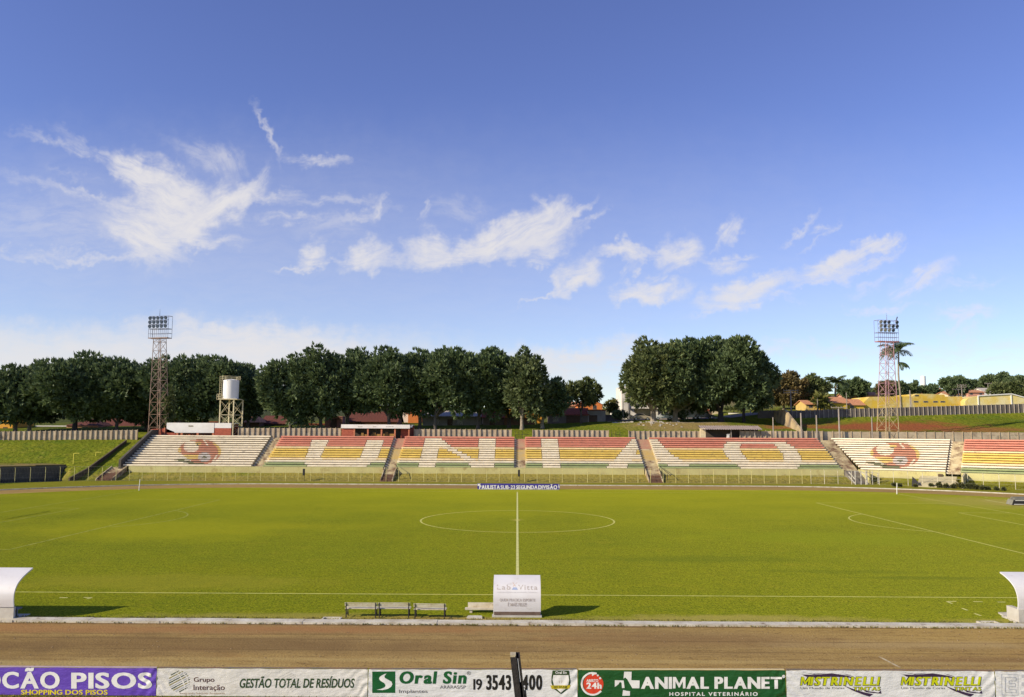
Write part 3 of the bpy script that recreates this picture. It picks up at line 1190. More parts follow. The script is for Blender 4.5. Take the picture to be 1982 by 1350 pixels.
def fence(pts, label, m, h=2.33, step=2.06, tip=False, rail=False):
    t = thing('pitch_fence', (*pts[0], 0), label, 'fence')
    pp = along(pts, step)
    proto = None
    for i, p in enumerate(pp):
        if proto is None:
            b = MB()
            b.tube([(p.x, p.y, -.1), (p.x, p.y, h - .25), (p.x - (.12 if tip else .02), p.y - .1, h)], .036, 6)
            proto = b.build('post', m, t)
            first = p
        else:
            c = proto.copy()
            C.objects.link(c)
            c.parent = t
            c.location = proto.location + (p - first)
            c.rotation_euler = (0, 0, 0)
    b = MB()
    for z, r in ((.06, .012), (.75, .010), (1.45, .010), (h - .02, .016)):
        for a, c in zip(pp, pp[1:]):
            b.bar(a + Vector((0, .03, z)), c + Vector((0, .03, z)), r * 1.6)
    if rail:
        for a, c in zip(pp, pp[1:]):
            b.bar(a + Vector((0, 0, 1.25)), c + Vector((0, 0, 1.25)), .06)
    # chain link: thin crossing wires
    for a, c in zip(pp, pp[1:]):
        for k in range(5):
            f0, f1 = k / 5, (k + 1) / 5
            for z0, z1 in ((.1, h - .1), (h - .1, .1)):
                b.bar(a.lerp(c, f0) + Vector((0, .03, z0)), a.lerp(c, f1) + Vector((0, .03, z1)), .005)
    b.build('wire_mesh', WIRE, t)
    return t


fence(FLINE[:6], 'pale yellow wire fence curving round the far corner before the grass bank', FENCE)
fence([(-48.2, 132.8), (48, 132.9)], 'pale yellow wire fence along the foot of the striped terrace', FENCE)
fence(FLINE[6:], 'pale wire fence with a mid rail curving in front of the angled terrace blocks', FENCE_W, tip=True, rail=True)
for px in (588, 1004.5):                                   # narrow dark padding on two of the fence posts
    p = P(px, 921, 132.7)
    b = MB()
    b.box(p.x - .17, p.x + .17, 132.58, 132.72, .95, 2.05)
    b.box(p.x - .13, p.x + .13, 132.5, 132.58, 1.0, 2.0)
    b.tube([(p.x + .12, 132.66, 0), (p.x + .12, 132.66, 1.0)], .03, 6)
    t = b.build('post_padding', mat('black_rubber', (.018, .017, .018), (.03, .03, .03), 4, rough=.7))
    tag(t, 'narrow black padding board on the fence below the letter U' if px < 900 else 'narrow black padding board on the fence above the blue banner', 'padding', 'black boards on the fence')

# gate posts before the far stairway
t = thing('gate', (54.6, 131.2, 0), 'white gate posts with a steel stair rail before the angled white block', 'gate')
PIPEW = mat('white_pipe', (.62, .58, .50), (.45, .40, .32), 2, rough=.6)
for px, w in ((1656, .12), (1667, .12), (1678, .2), (1689, .1), (1700, .11)):
    p = G(px, 938.5)
    b = MB()
    b.box(p.x - w / 2, p.x + w / 2, p.y - w / 2, p.y + w / 2, 0, 2.2 if px < 1690 else 1.9)
    b.build('post', PIPEW, t)
for a, c in (((1643, 914), (1655, 928)), ((1643, 922), (1655, 936)), ((1668, 914), (1676, 920))):
    b = MB()
    b.bar(P(*a, 133.2), P(*c, 131.8), .1)
    b.build('stair_rail', PIPEW, t)
b = MB()
p, q = G(1656, 938.5), G(1700, 938.5)
b.bar(p + Vector((0, 0, 2.1)), q + Vector((0, 0, 1.85)), .06)
b.build('top_rail', PIPEW, t)
t = thing('stair_flight', (56.5, 134, 0), 'grey concrete steps climbing behind the white gate posts', 'steps')
b = MB()
for i in range(9):
    b.box(55.0, 57.3, 132.6 + i * .45, 137.2, 0 if i == 0 else i * .21, (i + 1) * .21)
b.build('treads', mat('grey_steps', (.22, .19, .16), (.15, .13, .11), 1.2, rough=.95), t)
b = MB()
b.box(57.3, 57.5, 132.4, 136.6, 0, 2.2)
b.build('cheek_wall', FRONT, t)

# concrete players' entrance ramp at the angled stand
CONC = mat('pale_concrete', lin(200, 190, 150), lin(180, 166, 124), .5, rough=.95, bump=.2, bscale=5, col3=lin(150, 132, 92), scale3=.8, edge3=(.6, .75))
t = thing('entrance_ramp', (68.5, 127, 0), 'pale concrete entrance ramp with side walls before the gap in the angled stand', 'ramp')
b = MB()
b.hexa([FB(9.0, -5.6, 0), FB(14.2, -5.6, 0), FB(14.2, -.4, 0), FB(9.0, -.4, 0), FB(9.0, -5.6, .05), FB(14.2, -5.6, .05), FB(14.2, -.4, 1.5), FB(9.0, -.4, 1.5)])
b.build('slope', CONC, t)
b = MB()
b.prism([FB(15.2, -5.8, 0), FB(15.2, -.4, 0), FB(15.2, -.4, 2.1), FB(15.2, -5.8, 1.75)], FB.u * .25)
b.build('side_wall', CONC, t)
b = MB()
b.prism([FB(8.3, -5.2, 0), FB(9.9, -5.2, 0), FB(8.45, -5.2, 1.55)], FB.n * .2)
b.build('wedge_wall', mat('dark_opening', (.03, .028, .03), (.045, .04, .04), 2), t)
b = MB()
for t_ in (10.6, 12.2):
    b.bar(FB(t_, -5.4, .1), FB(t_ - .25, -5.2, .8), .05)
b.bar(FB(13.6, -4.8, .1), FB(13.6, -4.8, 1.5), .05)
b.bar(FB(13.6, -4.8, 1.5), FB(14.8, -5.8, .8), .05)
b.build('handrail', RAIL, t)
b = MB()
b.hexa([FB(11.6, -.75, 1.45), FB(12.2, -.75, 1.45), FB(12.2, -.4, 1.45), FB(11.6, -.4, 1.45), FB(11.6, -.75, 1.85), FB(12.2, -.75, 1.85), FB(12.2, -.4, 1.85), FB(11.6, -.4, 1.85)])
b.build('box_cover', mat('dark_box', (.10, .06, .035), (.07, .045, .03), 2), t)

# ------------------------------------------------------------------ precast concrete boundary walls behind the stand
PANEL = mat('precast_panel', lin(196, 178, 150), lin(168, 148, 124), .8, rough=.95, bump=.25, bscale=5, col3=(.12, .095, .07), scale3=.55, edge3=(.58, .74))
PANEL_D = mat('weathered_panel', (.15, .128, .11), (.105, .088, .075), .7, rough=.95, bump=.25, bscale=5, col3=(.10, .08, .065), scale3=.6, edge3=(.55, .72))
POSTC = mat('precast_post', lin(176, 158, 130), lin(150, 132, 108), 1.0, rough=.95)
POSTL = mat('precast_post_pale', (.38, .33, .27), (.28, .24, .19), 1.0, rough=.95)


def precast_wall(name, x0, x1, y0, y1, top0, top1, base, label, step=.94, pm=PANEL, pom=POSTC, pw=.14, proud=.22):
    """Concrete plates slotted between projecting posts, from (x0, y0) to (x1, y1)."""
    t = thing(name, (x0, y0, base), label, 'wall')
    n = max(2, int(round(math.hypot(x1 - x0, y1 - y0) / step)))
    b = MB()
    d = Vector((x1 - x0, y1 - y0, 0)).normalized()
    s = Vector((-d.y, d.x, 0))
    rnd = random.Random(int(x0 * 7))
    proto = None
    first = None
    for i in range(n + 1):
        f = i / n
        p = Vector((x0 + (x1 - x0) * f, y0 + (y1 - y0) * f, 0))
        zt = top0 + (top1 - top0) * f
        if i < n:
            q = p + d * (math.hypot(x1 - x0, y1 - y0) / n)
            k = 4
            bz = base
            for r in range(k):                             # stacked plates, each a touch out of line
                o_ = s * rnd.uniform(-.012, .012)
                a, c = bz + (zt - .06 - bz) * r / k, bz + (zt - .06 - bz) * (r + 1) / k - .008
                b.hexa([p + o_ + Vector((0, 0, a)), q + o_ + Vector((0, 0, a)), q + o_ + s * .05 + Vector((0, 0, a)), p + o_ + s * .05 + Vector((0, 0, a)),
                        p + o_ + Vector((0, 0, c)), q + o_ + Vector((0, 0, c)), q + o_ + s * .05 + Vector((0, 0, c)), p + o_ + s * .05 + Vector((0, 0, c))])
        if proto is None:
            pb = MB()
            e = s * -proud
            w = d * pw / 2
            h = zt - base + .03
            z0, z1 = Vector((0, 0, base)), Vector((0, 0, base + h))
            pb.hexa([p - w + e + z0, p + w + e + z0, p + w + s * .07 + z0, p - w + s * .07 + z0, p - w + e * .8 + z1, p + w + e * .8 + z1, p + w + s * .07 + z1, p - w + s * .07 + z1])
            proto = pb.build('post', pom, t)
            first = p + Vector((0, 0, zt))
        else:
            c = proto.copy()
            C.objects.link(c)
            c.parent = t
            c.location = proto.location + (p + Vector((0, 0, zt)) - first) + Vector((rnd.uniform(-.03, .03), 0, rnd.uniform(-.02, .02)))
    b.build('panel', pm, t)
    return t


YW = 151.4
zt = lambda px, py, Y=YW: P(px, py, Y).z
xw_ = lambda px, Y=YW: P(px, 835, Y).x
precast_wall('boundary_wall', xw_(-60), xw_(262), YW, YW + 1, zt(0, 836), zt(250, 832), 5.2, 'precast concrete wall with dark gaps along the top of the grass bank')
precast_wall('boundary_wall', xw_(462), xw_(660), YW, YW, zt(480, 828.5), zt(640, 828.5), 6.2, 'short precast wall between the water tank and the white ticket shelter')
precast_wall('boundary_wall', xw_(802), xw_(990), YW, YW, zt(810, 830.5), zt(990, 831.5), 6.2, 'precast wall beyond letter N, ending at the central grass gap')
precast_wall('boundary_wall', xw_(1031), xw_(1178), YW, YW, zt(1035, 832), zt(1178, 833), 6.2, 'precast wall beyond letter I, between the two grass gaps')
precast_wall('boundary_wall', xw_(1217), xw_(1355), YW, YW, zt(1220, 834), zt(1355, 834.5), 6.2, 'precast wall below the rubble mound, ending at the tin roofed shed')
precast_wall('boundary_wall', xw_(1432), xw_(1592), YW, YW, zt(1440, 834), zt(1590, 834.5), 6.2, 'precast wall behind the top corner of letter O, beside the shed')
precast_wall('boundary_wall', xw_(1594), xw_(2060), YW, YW, zt(1600, 835), zt(2000, 837), 6.2, 'long pale stained precast wall below the bare red soil bank', step=1.75, pw=.12, proud=.1)
UY = 175.
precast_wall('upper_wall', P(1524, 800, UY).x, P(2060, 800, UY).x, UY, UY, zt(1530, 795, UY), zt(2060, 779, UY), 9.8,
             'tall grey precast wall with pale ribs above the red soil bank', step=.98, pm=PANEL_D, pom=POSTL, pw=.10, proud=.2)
# the sloping wing wall at its end
b = MB()
b.prism([(55.0, 155.8, 7.4), (56.0, 174.9, 9.6), (56.0, 174.9, 12.95), (55.9, 167.6, 12.95), (55.0, 155.8, 8.75)], (-.35, .02, 0))
o = b.build('wing_wall', mat('cast_wall', lin(186, 166, 128), lin(160, 138, 106), .5, rough=.95, bump=.3, bscale=3, col3=(.16, .13, .10), scale3=.3))
tag(o, 'sloping cast concrete wing wall running down from the tall grey wall', 'wall')
b = MB()
for (p, q) in (((52.2, 175.2), (56.0, 175.2)),):
    b.box(p[0], q[0], 175.05, 175.35, 9.0, 12.95)
for i in range(9):
    x = 52.3 + i * .45
    b.bar((x, 175.2, 12.95), (x, 175.2, 13.5), .04)
b.bar((52.2, 175.2, 13.45), (56, 175.2, 13.45), .05)
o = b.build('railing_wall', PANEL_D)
tag(o, 'dark end piece of wall with a low railing on top, in tree shade', 'wall')

# kerb of the grass ramp and dark retaining wall round the far corner of the bank
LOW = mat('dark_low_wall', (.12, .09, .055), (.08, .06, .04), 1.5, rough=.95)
b = MB()
b.prism([(-72.6, 131.0, -.1), (-72.6, 133, -.1), (-72.6, 149.4, 5.2), (-72.6, 149.4, 6.35), (-72.6, 136.6, 1.85), (-72.6, 131.0, .5)], (.25, 0, 0))
o = b.build('ramp_kerb', LOW)
tag(o, 'dark low kerb wall climbing the grass bank beside the stand', 'wall')
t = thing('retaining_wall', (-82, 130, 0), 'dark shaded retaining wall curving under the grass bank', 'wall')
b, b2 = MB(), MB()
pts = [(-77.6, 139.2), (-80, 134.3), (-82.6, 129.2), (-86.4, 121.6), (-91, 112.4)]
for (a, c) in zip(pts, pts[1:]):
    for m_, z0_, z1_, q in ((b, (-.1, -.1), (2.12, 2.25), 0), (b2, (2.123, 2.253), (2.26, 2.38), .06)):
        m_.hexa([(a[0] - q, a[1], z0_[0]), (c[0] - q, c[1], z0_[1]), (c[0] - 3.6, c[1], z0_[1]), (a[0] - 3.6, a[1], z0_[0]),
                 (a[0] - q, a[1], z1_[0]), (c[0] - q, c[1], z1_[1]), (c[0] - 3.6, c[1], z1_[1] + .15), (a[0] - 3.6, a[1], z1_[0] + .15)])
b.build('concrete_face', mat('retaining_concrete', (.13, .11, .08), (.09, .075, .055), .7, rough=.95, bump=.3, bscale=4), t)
b2.build('soil_edge', mat('dry_soil_edge', (.25, .17, .055), (.17, .14, .035), .8, rough=.95, bump=.5, bscale=4), t)
b = MB()
pts2 = along(FLINE[:4], 1.0)
for a, c in zip(pts2, pts2[1:]):
    b.bar(a + Vector((-.1, .1, .25)), c + Vector((-.1, .1, .25)), .12, .55)
o = b.build('fence_kerb', mat('dark_kerb', (.05, .05, .045), (.035, .035, .035), 2, rough=.95))
tag(o, 'low dark kerb wall under the fence at the curved corner', 'wall')
# gates at the two grass gaps
for (p0, p1, lab) in ((998, 1011, 'thin dark railing across the central grass gap'), (1184, 1200, 'thin railing across the second grass gap, past letter I')):
    a, c = P(p0, 843, 150.3), P(p1, 843, 150.3)
    b = MB()
    for x in np.linspace(a.x, c.x, 3):
        b.bar((x, 150.3, 6.6), (x, 150.3, 8.3), .07)
    for z in (7.2, 7.65):
        b.bar((a.x, 150.3, z), (c.x + 1.2, 150.3, z), .06)
    tag(b.build('railing', DARKRAIL), lab, 'railing')

# ------------------------------------------------------------------ brick shelters on top of the stand
REDB = mat('red_brick', lin(182, 98, 74), lin(150, 78, 60), 2.2, rough=.9, bump=.3, bscale=12, stretch=(1, 1, 3))
REDP = mat('red_brick_pier', lin(206, 132, 96), lin(176, 104, 76), 2.2, rough=.9, bump=.3, bscale=12, stretch=(1, 1, 3))
WHITEF = mat('white_fascia', (.80, .77, .72), (.70, .66, .60), .6, rough=.8)
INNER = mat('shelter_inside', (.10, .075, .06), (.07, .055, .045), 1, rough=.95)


def X(px, Y, py=835):
    return P(px, py, Y).x


def Z(py, Y, px=991):
    return P(px, py, Y).z


TXT_GOLD = mat('dull_gold_letters', (.20, .16, .05), (.16, .12, .04), 2)
TXT_GREY = mat('faded_grey_letters', (.45, .41, .36), (.38, .34, .30), 2)


def smudge(parent, m, x0, x1, y0, y1, Y, n):
    b = MB()
    for i in range(n):
        a = x0 + (x1 - x0) * i / n
        c = a + (x1 - x0) / n * .72
        b.add([P(a, y0, Y), P(c, y0, Y), P(c, y1 + (i % 3) * .3, Y), P(a, y1, Y)], [(0, 1, 2, 3)])
    return b.build('sign_writing', m, parent)


YS = 150.9
t = thing('bar_shelter', (X(380, YS), YS, 7.4), 'brick kiosk with deep white fascia beside the floodlight tower', 'kiosk')
zb = 7.0
z0, z1 = Z(838.2, YS, 380), Z(818.8, YS, 380)
b = MB()
b.box(X(322, YS), X(414, YS), YS, YS + .22, z0, z1)
b.box(X(414.2, YS), X(447, YS), YS + .05, YS + .25, Z(829, YS, 430), z1 - .02)
b.box(X(322.3, YS), X(446, YS), YS + .22, YS + 4.4, z1 - .18, z1 - .03)
b.build('fascia', WHITEF, t)
b = MB()
b.box(X(414.4, YS), X(447, YS), YS + .06, YS + .24, zb, Z(829.2, YS, 430))
b.box(X(322, YS), X(328, YS), YS + .05, YS + .3, zb, z0 - .004)
b.box(X(323, YS), X(446, YS), YS + 4.1, YS + 4.35, zb, z1 - .2)
b.build('brick_wall', REDB, t)
for px in (341, 349.5, 380.5, 410.5):
    b = MB()
    b.box(X(px, YS), X(px + 4, YS), YS + .03, YS + 1.6, zb, z0 + .55)
    b.build('pier', REDP, t)
smudge(t, TXT_GOLD, 365, 374.5, 826.4, 823.8, YS - .012, 6)          # sign writing too small to read in the photograph
t2 = thing('parapet_block', (X(300, YS), YS, 7), 'low red brick parapet between the floodlight tower and the white kiosk', 'wall')
b = MB()
b.prism([(X(292, YS), YS, 6.8), (X(345, YS), YS, 6.8), (X(337, YS), YS, Z(836, YS, 337)), (X(320, YS), YS, Z(829.5, YS, 320)), (X(292, YS), YS, Z(831, YS, 300))], (0, .25, 0))
b.build('brick_wall', REDB, t2)
b = MB()
b.box(X(318, YS), X(320, YS), YS - .15, YS - .02, 7, Z(828, YS, 319))
b.build('pier', REDP, t2)

YS = 150.6
t = thing('ticket_shelter', (X(728, YS), YS, 7.3), 'red brick shelter with three openings under a long white fascia', 'kiosk')
zf0, zf1 = Z(829.6, YS, 728), Z(822.2, YS, 728)
b = MB()
b.box(X(660.5, YS), X(793.5, YS), YS - .25, YS, zf0, zf1)
b.box(X(660.7, YS), X(797, YS), YS, YS + 3.6, zf1 - .16, zf1 - .02)
b.box(X(793.6, YS), X(798, YS), YS, YS + .2, zf0 + .2, zf1 - .03)
b.build('fascia', WHITEF, t)
b = MB()
b.box(X(661, YS), X(684, YS), YS, YS + .25, 6.9, zf0 - .003)
b.box(X(774.5, YS), X(790, YS), YS + .9, YS + 1.15, 6.9, zf0 - .003)
b.box(X(661.2, YS), X(797, YS), YS + 3.3, YS + 3.55, 6.9, zf1 - .18)
b.box(X(791.2, YS), X(793, YS), YS + .02, YS + 3.3, 6.9, zf0 - .004)
b.build('brick_wall', REDB, t)
for px in (684.2, 710.6, 737, 763):
    b = MB()
    b.box(X(px, YS), X(px + 2.8, YS), YS - .04, YS + .3, 6.9, zf0 - .003)
    b.build('pier', REDP, t)
b = MB()
b.box(X(790.2, YS), X(792.6, YS), YS - .04, YS + .3, 6.9, zf0 - .003)
b.build('pier', REDP, t)
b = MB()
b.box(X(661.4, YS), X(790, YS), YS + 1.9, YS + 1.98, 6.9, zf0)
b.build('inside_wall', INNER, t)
b = MB()
for a, c, h in ((694, 709, 842.5), (717, 736, 842), (741, 762, 841.5)):
    b.box(X(a, YS), X(c, YS), YS + .6, YS + .75, 6.9, Z(h - 1.5, YS, a))
    b.box(X(a + 4, YS), X(a + 9, YS), YS + .5, YS + .75, 6.9, Z(h - 4.5, YS, a))
b.build('counter', mat('ochre_counter', lin(170, 130, 70), lin(130, 96, 52), 2), t)
for n_, a, c in ((5, 693, 702), (3, 722, 729), (8, 747, 762)):
    smudge(t, TXT_GREY, a, c, 827.2, 825.5, YS - .262, n_)

# tin-roofed shed
YS = 150.8
t = thing('tin_shed', (X(1415, YS), YS, 7.3), 'low open shed with a corrugated roof beside the white block end', 'shed')
zr_ = Z(828.5, YS, 1400)
b = MB()
n = 52
xa, xb = X(1356, YS), X(1474, YS)
vs, fs = [], []
for i in range(n + 1):
    x = xa + (xb - xa) * i / n
    o_ = .055 * math.cos(i * math.pi)
    vs += [(x, YS - .5, zr_ - .28 + o_), (x, YS + 2.6, zr_ + .42 + o_), (x, YS - .5, zr_ - .32 + o_), (x, YS + 2.6, zr_ + .38 + o_)]
for i in range(n):
    k = i * 4
    fs += [(k, k + 4, k + 5, k + 1), (k + 2, k + 3, k + 7, k + 6), (k, k + 2, k + 6, k + 4)]
b.add(vs, fs)
b.build('corrugated_roof', mat('fibre_cement', (.30, .24, .21), (.22, .17, .15), 1.2, rough=.95), t)
b = MB()
b.box(X(1355, YS), X(1365.5, YS), YS - .1, YS + .25, 6.9, zr_ - .1)
b.build('pier', mat('cream_pier', lin(226, 208, 168), lin(206, 184, 140), 1), t)
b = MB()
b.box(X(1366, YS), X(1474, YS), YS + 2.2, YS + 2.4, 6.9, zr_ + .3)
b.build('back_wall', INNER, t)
b = MB()
for px in (1414.5, 1460):
    b.box(X(px, YS), X(px + 1.2, YS), YS - .05, YS + .1, 6.9, zr_ - .2)
b.build('prop', POSTL, t)
b = MB()
b.box(X(1408, YS), X(1412.5, YS), YS + .3, YS + .8, 7.0, Z(841.5, YS, 1410))
b.box(X(1407.2, YS), X(1413.4, YS), YS + .2, YS + .9, Z(841.5, YS, 1410), Z(840.6, YS, 1410))
o = b.build('stool', WHITEF)
tag(o, 'small white stool in the shade of the tin shed', 'stool')

# ------------------------------------------------------------------ floodlight towers
LENS = mat('lamp_glass', (.10, .13, .19), (.06, .08, .13), 3, rough=.15, spec=.6)
LENS_B = mat('lamp_reflector', (.72, .72, .72), (.5, .5, .52), 3, rough=.25, metal=.4)


def flood_tower(px_base, px_w, py_base, px_top, px_tw, py_plat, py_head, Y, label, mats, rot, missing=(), bright=()):
    base = P(px_base, py_base, Y)
    top = P(px_top, py_plat, Y)
    zh = P(px_top, py_head, Y).z
    z0 = hz(base.x, Y) - .2
    t = thing('floodlight_tower', (base.x, Y, z0), label, 'floodlight', 'floodlight towers')
    k = Y / FPX
    wb, wt = px_w * k / 2, px_tw * k / 2
    cr, sr = math.cos(rot), math.sin(rot)

    def pt(f, sx, sy):
        w = wb + (wt - wb) * f
        x, y = sx * w, sy * w
        return Vector((base.x + (top.x - base.x) * f + x * cr - y * sr, Y + x * sr + y * cr, z0 + (top.z - z0) * f))
    cs = [(-1, -1), (1, -1), (1, 1), (-1, 1)]
    for c in cs:
        b = MB()
        for i in range(10):
            b.bar(pt(i / 10, *c), pt((i + 1) / 10, *c), .10, mi=0 if i < 4 else 1)
        b.build('leg', [mats[0], mats[1]], t)
    b = MB()
    lv = [0]
    while lv[-1] < 1:                                       # panels get shorter as the tower narrows
        lv.append(min(1, lv[-1] + .13 - .05 * lv[-1]))
    for i, (f, g) in enumerate(zip(lv, lv[1:])):
        mi = 0 if f < .42 else 1
        for a in range(4):
            c, d = cs[a], cs[(a + 1) % 4]
            b.bar(pt(f, *c), pt(f, *d), .05, mi=mi)
            b.bar(pt(f, *c), pt(g, *d), .036, mi=mi)
            b.bar(pt(f, *d), pt(g, *c), .036, mi=mi)
    b.build('lattice_bracing', [mats[0], mats[1]], t)
    # head frame
    hw, hh = 22. * k, zh - top.z
    hx = lambda s, dy, z: Vector((top.x + s * hw * cr - dy * sr, Y + s * hw * sr + dy * cr, top.z + z))
    b = MB()
    for dy in (-.55, .55):
        b.bar(hx(-1, dy, 0), hx(1, dy, 0), .17)
    for s in np.linspace(-1, 1, 6):
        b.bar(hx(s, -.55, 0), hx(s, .55, 0), .1)
    b.build('platform', mats[2], t)
    b = MB()
    for dy in (-.55, .6):
        for s in ((-1, -.8, -.6, -.4, -.2, 0, .2, .4, .6, .8, 1) if dy < 0 else (-1, 1)):
            b.bar(hx(s, dy, 0), hx(s, dy, hh * (.42 if abs(s) not in (1, .2) else 1)), .05)
        for z in ((.2, .42, .62, .81, 1.) if dy < 0 else (.21, .42, 1.)):
            b.bar(hx(-1, dy, hh * z), hx(1, dy, hh * z), .10 if z in (.42, .62, .81) else .06)
    for s in (-1, 1):
        for z in (.21, .42, 1.):
            b.bar(hx(s, -.55, hh * z), hx(s, .6, hh * z), .05)
    b.build('head_frame', mats[3], t)
    n = 0
    for r in range(3):
        for q in range(5):
            if (r, q) in missing:
                continue
            s = -.80 + .40 * q
            c = hx(s, -.75, hh * (.535 + .19 * r))
            fw = Vector((sr * .9, -cr * .9, -.42)).normalized()
            b = MB()
            b.tube([c - fw * .34, c - fw * .12, c + fw * .10, c + fw * .17], [.09, .23, .33, .35], 14)
            lamp = b.build('floodlight', mats[4] if (r, q) not in bright else LENS_B, t, smooth=False)
            b = MB()
            b.tube([c + fw * .172, c + fw * .185], [.31, .30], 14)
            b.build('lens', LENS if (r, q) not in bright else LENS_B, lamp)
            n += 1
    b = MB()
    b.tube([hx(-.02, -.3, hh), hx(-.02, -.3, hh + .75), hx(-.02, -.3, hh + 1.45)], [.05, .035, .012], 6)
    b.bar(hx(-.06, -.3, hh + .95), hx(.02, -.3, hh + .95), .03)
    b.build('lightning_rod', mats[3], t)
    return t, hx, hh


RUST = mat('rusty_brown_steel', (.34, .23, .16), (.22, .13, .09), 2, rough=.8)
RUST2 = mat('dull_brown_steel', (.22, .16, .13), (.28, .19, .15), 2, rough=.8)
BLUEG = mat('grey_blue_steel', (.13, .14, .19), (.09, .09, .12), 2, rough=.6)
LHOUS = mat('lamp_housing', (.11, .13, .18), (.08, .09, .13), 2, rough=.4, metal=.3)
CREAMS = mat('cream_steel', (.52, .42, .24), (.42, .30, .16), 2, rough=.7)
PINKS = mat('faded_red_steel', (.50, .27, .27), (.38, .22, .26), 2, rough=.7)
REDS = mat('red_steel', (.48, .20, .16), (.36, .16, .15), 2, rough=.7)
MAUVE = mat('mauve_steel', (.25, .21, .30), (.20, .15, .20), 2, rough=.6)
LH2 = mat('pale_lamp_housing', (.42, .43, .48), (.30, .30, .36), 2, rough=.35, metal=.4)
flood_tower(307.5, 27, 834, 309.5, 16, 655, 613, 152.3, 'brown lattice floodlight tower with fifteen lamps, standing by the brick kiosk', [RUST, RUST2, RUST2, BLUEG, LHOUS], R(-14))
t, hx, hh = flood_tower(1718, 29, 843, 1716.5, 16, 662, 621, 152.6, 'red and cream lattice floodlight tower standing in front of a tall palm', [CREAMS, PINKS, REDS, MAUVE, LH2], R(12),
                        missing=((2, 3), (0, 4)), bright=((0, 0), (1, 0), (2, 0), (0, 1), (0, 2), (1, 2)))
b = MB()
b.bar(hx(.88, -.4, hh), hx(1.02, -.4, hh + .75), .16)
b.build('loose_bracket', BLUEG, t)

# climbing plant on the first tower is added with the trees

# ------------------------------------------------------------------ elevated water tank
YT = 152.4
t = thing('water_tank', (X(447, YT), YT, 7), 'white cylindrical water tank raised on a cream lattice stand', 'water tank')
TANKW = mat('tank_white', (.80, .78, .74), (.72, .70, .66), .5, rough=.5)
CREAM = mat('cream_frame', lin(214, 202, 164), lin(190, 176, 138), 2, rough=.7)
xc, rt = X(447.2, YT, 750), 14.8 * YT / FPX
za, zb_ = Z(772.5, YT, 447), Z(737, YT, 447)
b = MB()
b.lathe((xc, YT, za), [(rt, 0), (rt, .03), (rt, (zb_ - za) * .5), (rt, zb_ - za), (rt * .97, zb_ - za + .06), (rt * .5, zb_ - za + .20), (.12, zb_ - za + .28)], 36)
b.build('tank', TANKW, t, smooth=False)
b = MB()
b.box(xc - 1.75, xc + 1.75, YT - 1.5, YT + 1.5, za - .16, za - .004)
b.build('deck', CREAM, t)
legs = [(X(428.7, YT), YT - 1.2), (X(455, YT), YT - 1.25), (X(463.5, YT), YT + 1.3), (X(437, YT), YT + 1.3)]
for (x, y) in legs:
    b = MB()
    b.box(x - .10, x + .10, y - .10, y + .10, 6.6, za - .17)
    b.build('leg', CREAM, t)
b = MB()
lv = [7.2, 9.0, 11.1, za - .3]
for i, (f, g) in enumerate(zip(lv, lv[1:])):
    for a in range(4):
        (xa, ya), (xb, yb) = legs[a], legs[(a + 1) % 4]
        b.bar((xa, ya, f), (xb, yb, f), .09)
        b.bar((xa, ya, f), (xb, yb, g), .045)
        b.bar((xb, yb, f), (xa, ya, g), .045)
b.build('lattice_bracing', CREAM, t)
b = MB()
for r, z in ((rt + .28, zb_ - za + .75), (rt + .28, zb_ - za + .38)):
    n = 20
    for k in range(n):
        a0, a1 = 2 * math.pi * k / n, 2 * math.pi * (k + 1) / n
        b.bar((xc + r * math.cos(a0), YT + r * math.sin(a0), za + z), (xc + r * math.cos(a1), YT + r * math.sin(a1), za + z), .05)
for k in range(10):
    a0 = 2 * math.pi * k / 10
    b.bar((xc + (rt + .2) * math.cos(a0), YT + (rt + .2) * math.sin(a0), za + zb_ - za), (xc + (rt + .28) * math.cos(a0), YT + (rt + .28) * math.sin(a0), za + zb_ - za + .78), .04)
b.build('guard_rail', CREAM, t)
b = MB()
xl = X(427.5, YT)
for dx in (-.2, .2):
    b.bar((xl + dx, YT - 1.0, za - .2), (xl + dx, YT - 1.0, zb_ + .8), .05)
for k in range(13):
    z = za - .1 + k * .36
    b.bar((xl - .2, YT - 1.0, z), (xl + .2, YT - 1.0, z), .04)
b.build('ladder', CREAM, t)
b = MB()
xp = X(427, YT)
for x in (xp - .45, xp + .35):
    for y in (YT - 1.4, YT - .6):
        b.bar((x, y, za - .2), (x, y, za + .85), .06)
for z in (za - .15, za + .4, za + .85):
    b.bar((xp - .45, YT - 1.4, z), (xp + .35, YT - 1.4, z), .06)
    b.bar((xp - .45, YT - 1.4, z), (xp - .45, YT - .6, z), .06)
b.build('side_platform', CREAM, t)

# ------------------------------------------------------------------ poles
POLEC = mat('pole_concrete', (.34, .29, .24), (.26, .22, .18), 1.5, rough=.9)


def pole(px, py_top, Y, label, name='utility_pole', r=.13, arm=None, base=None, arms_n=1):
    p = P(px, py_top, Y)
    z0 = (hz(p.x, Y) if base is None else base) - .2
    t = thing(name, (p.x, Y, z0), label, 'pole')
    b = MB()
    b.tube([(p.x, Y, z0), (p.x, Y, p.z)], [r, r * .7], 8)
    b.build('shaft', POLEC, t)
    if arm:
        b = MB()
        for k in range(arms_n):
            z = p.z - .15 - k * .5
            b.bar((p.x - arm, Y - .1, z), (p.x + arm, Y - .1, z), .13)
            for s in np.linspace(-arm, arm, 4):
                b.tube([(p.x + s, Y - .1, z), (p.x + s, Y - .1, z + .28)], .05, 6)
        b.build('crossarm', POLEC, t)
    return t


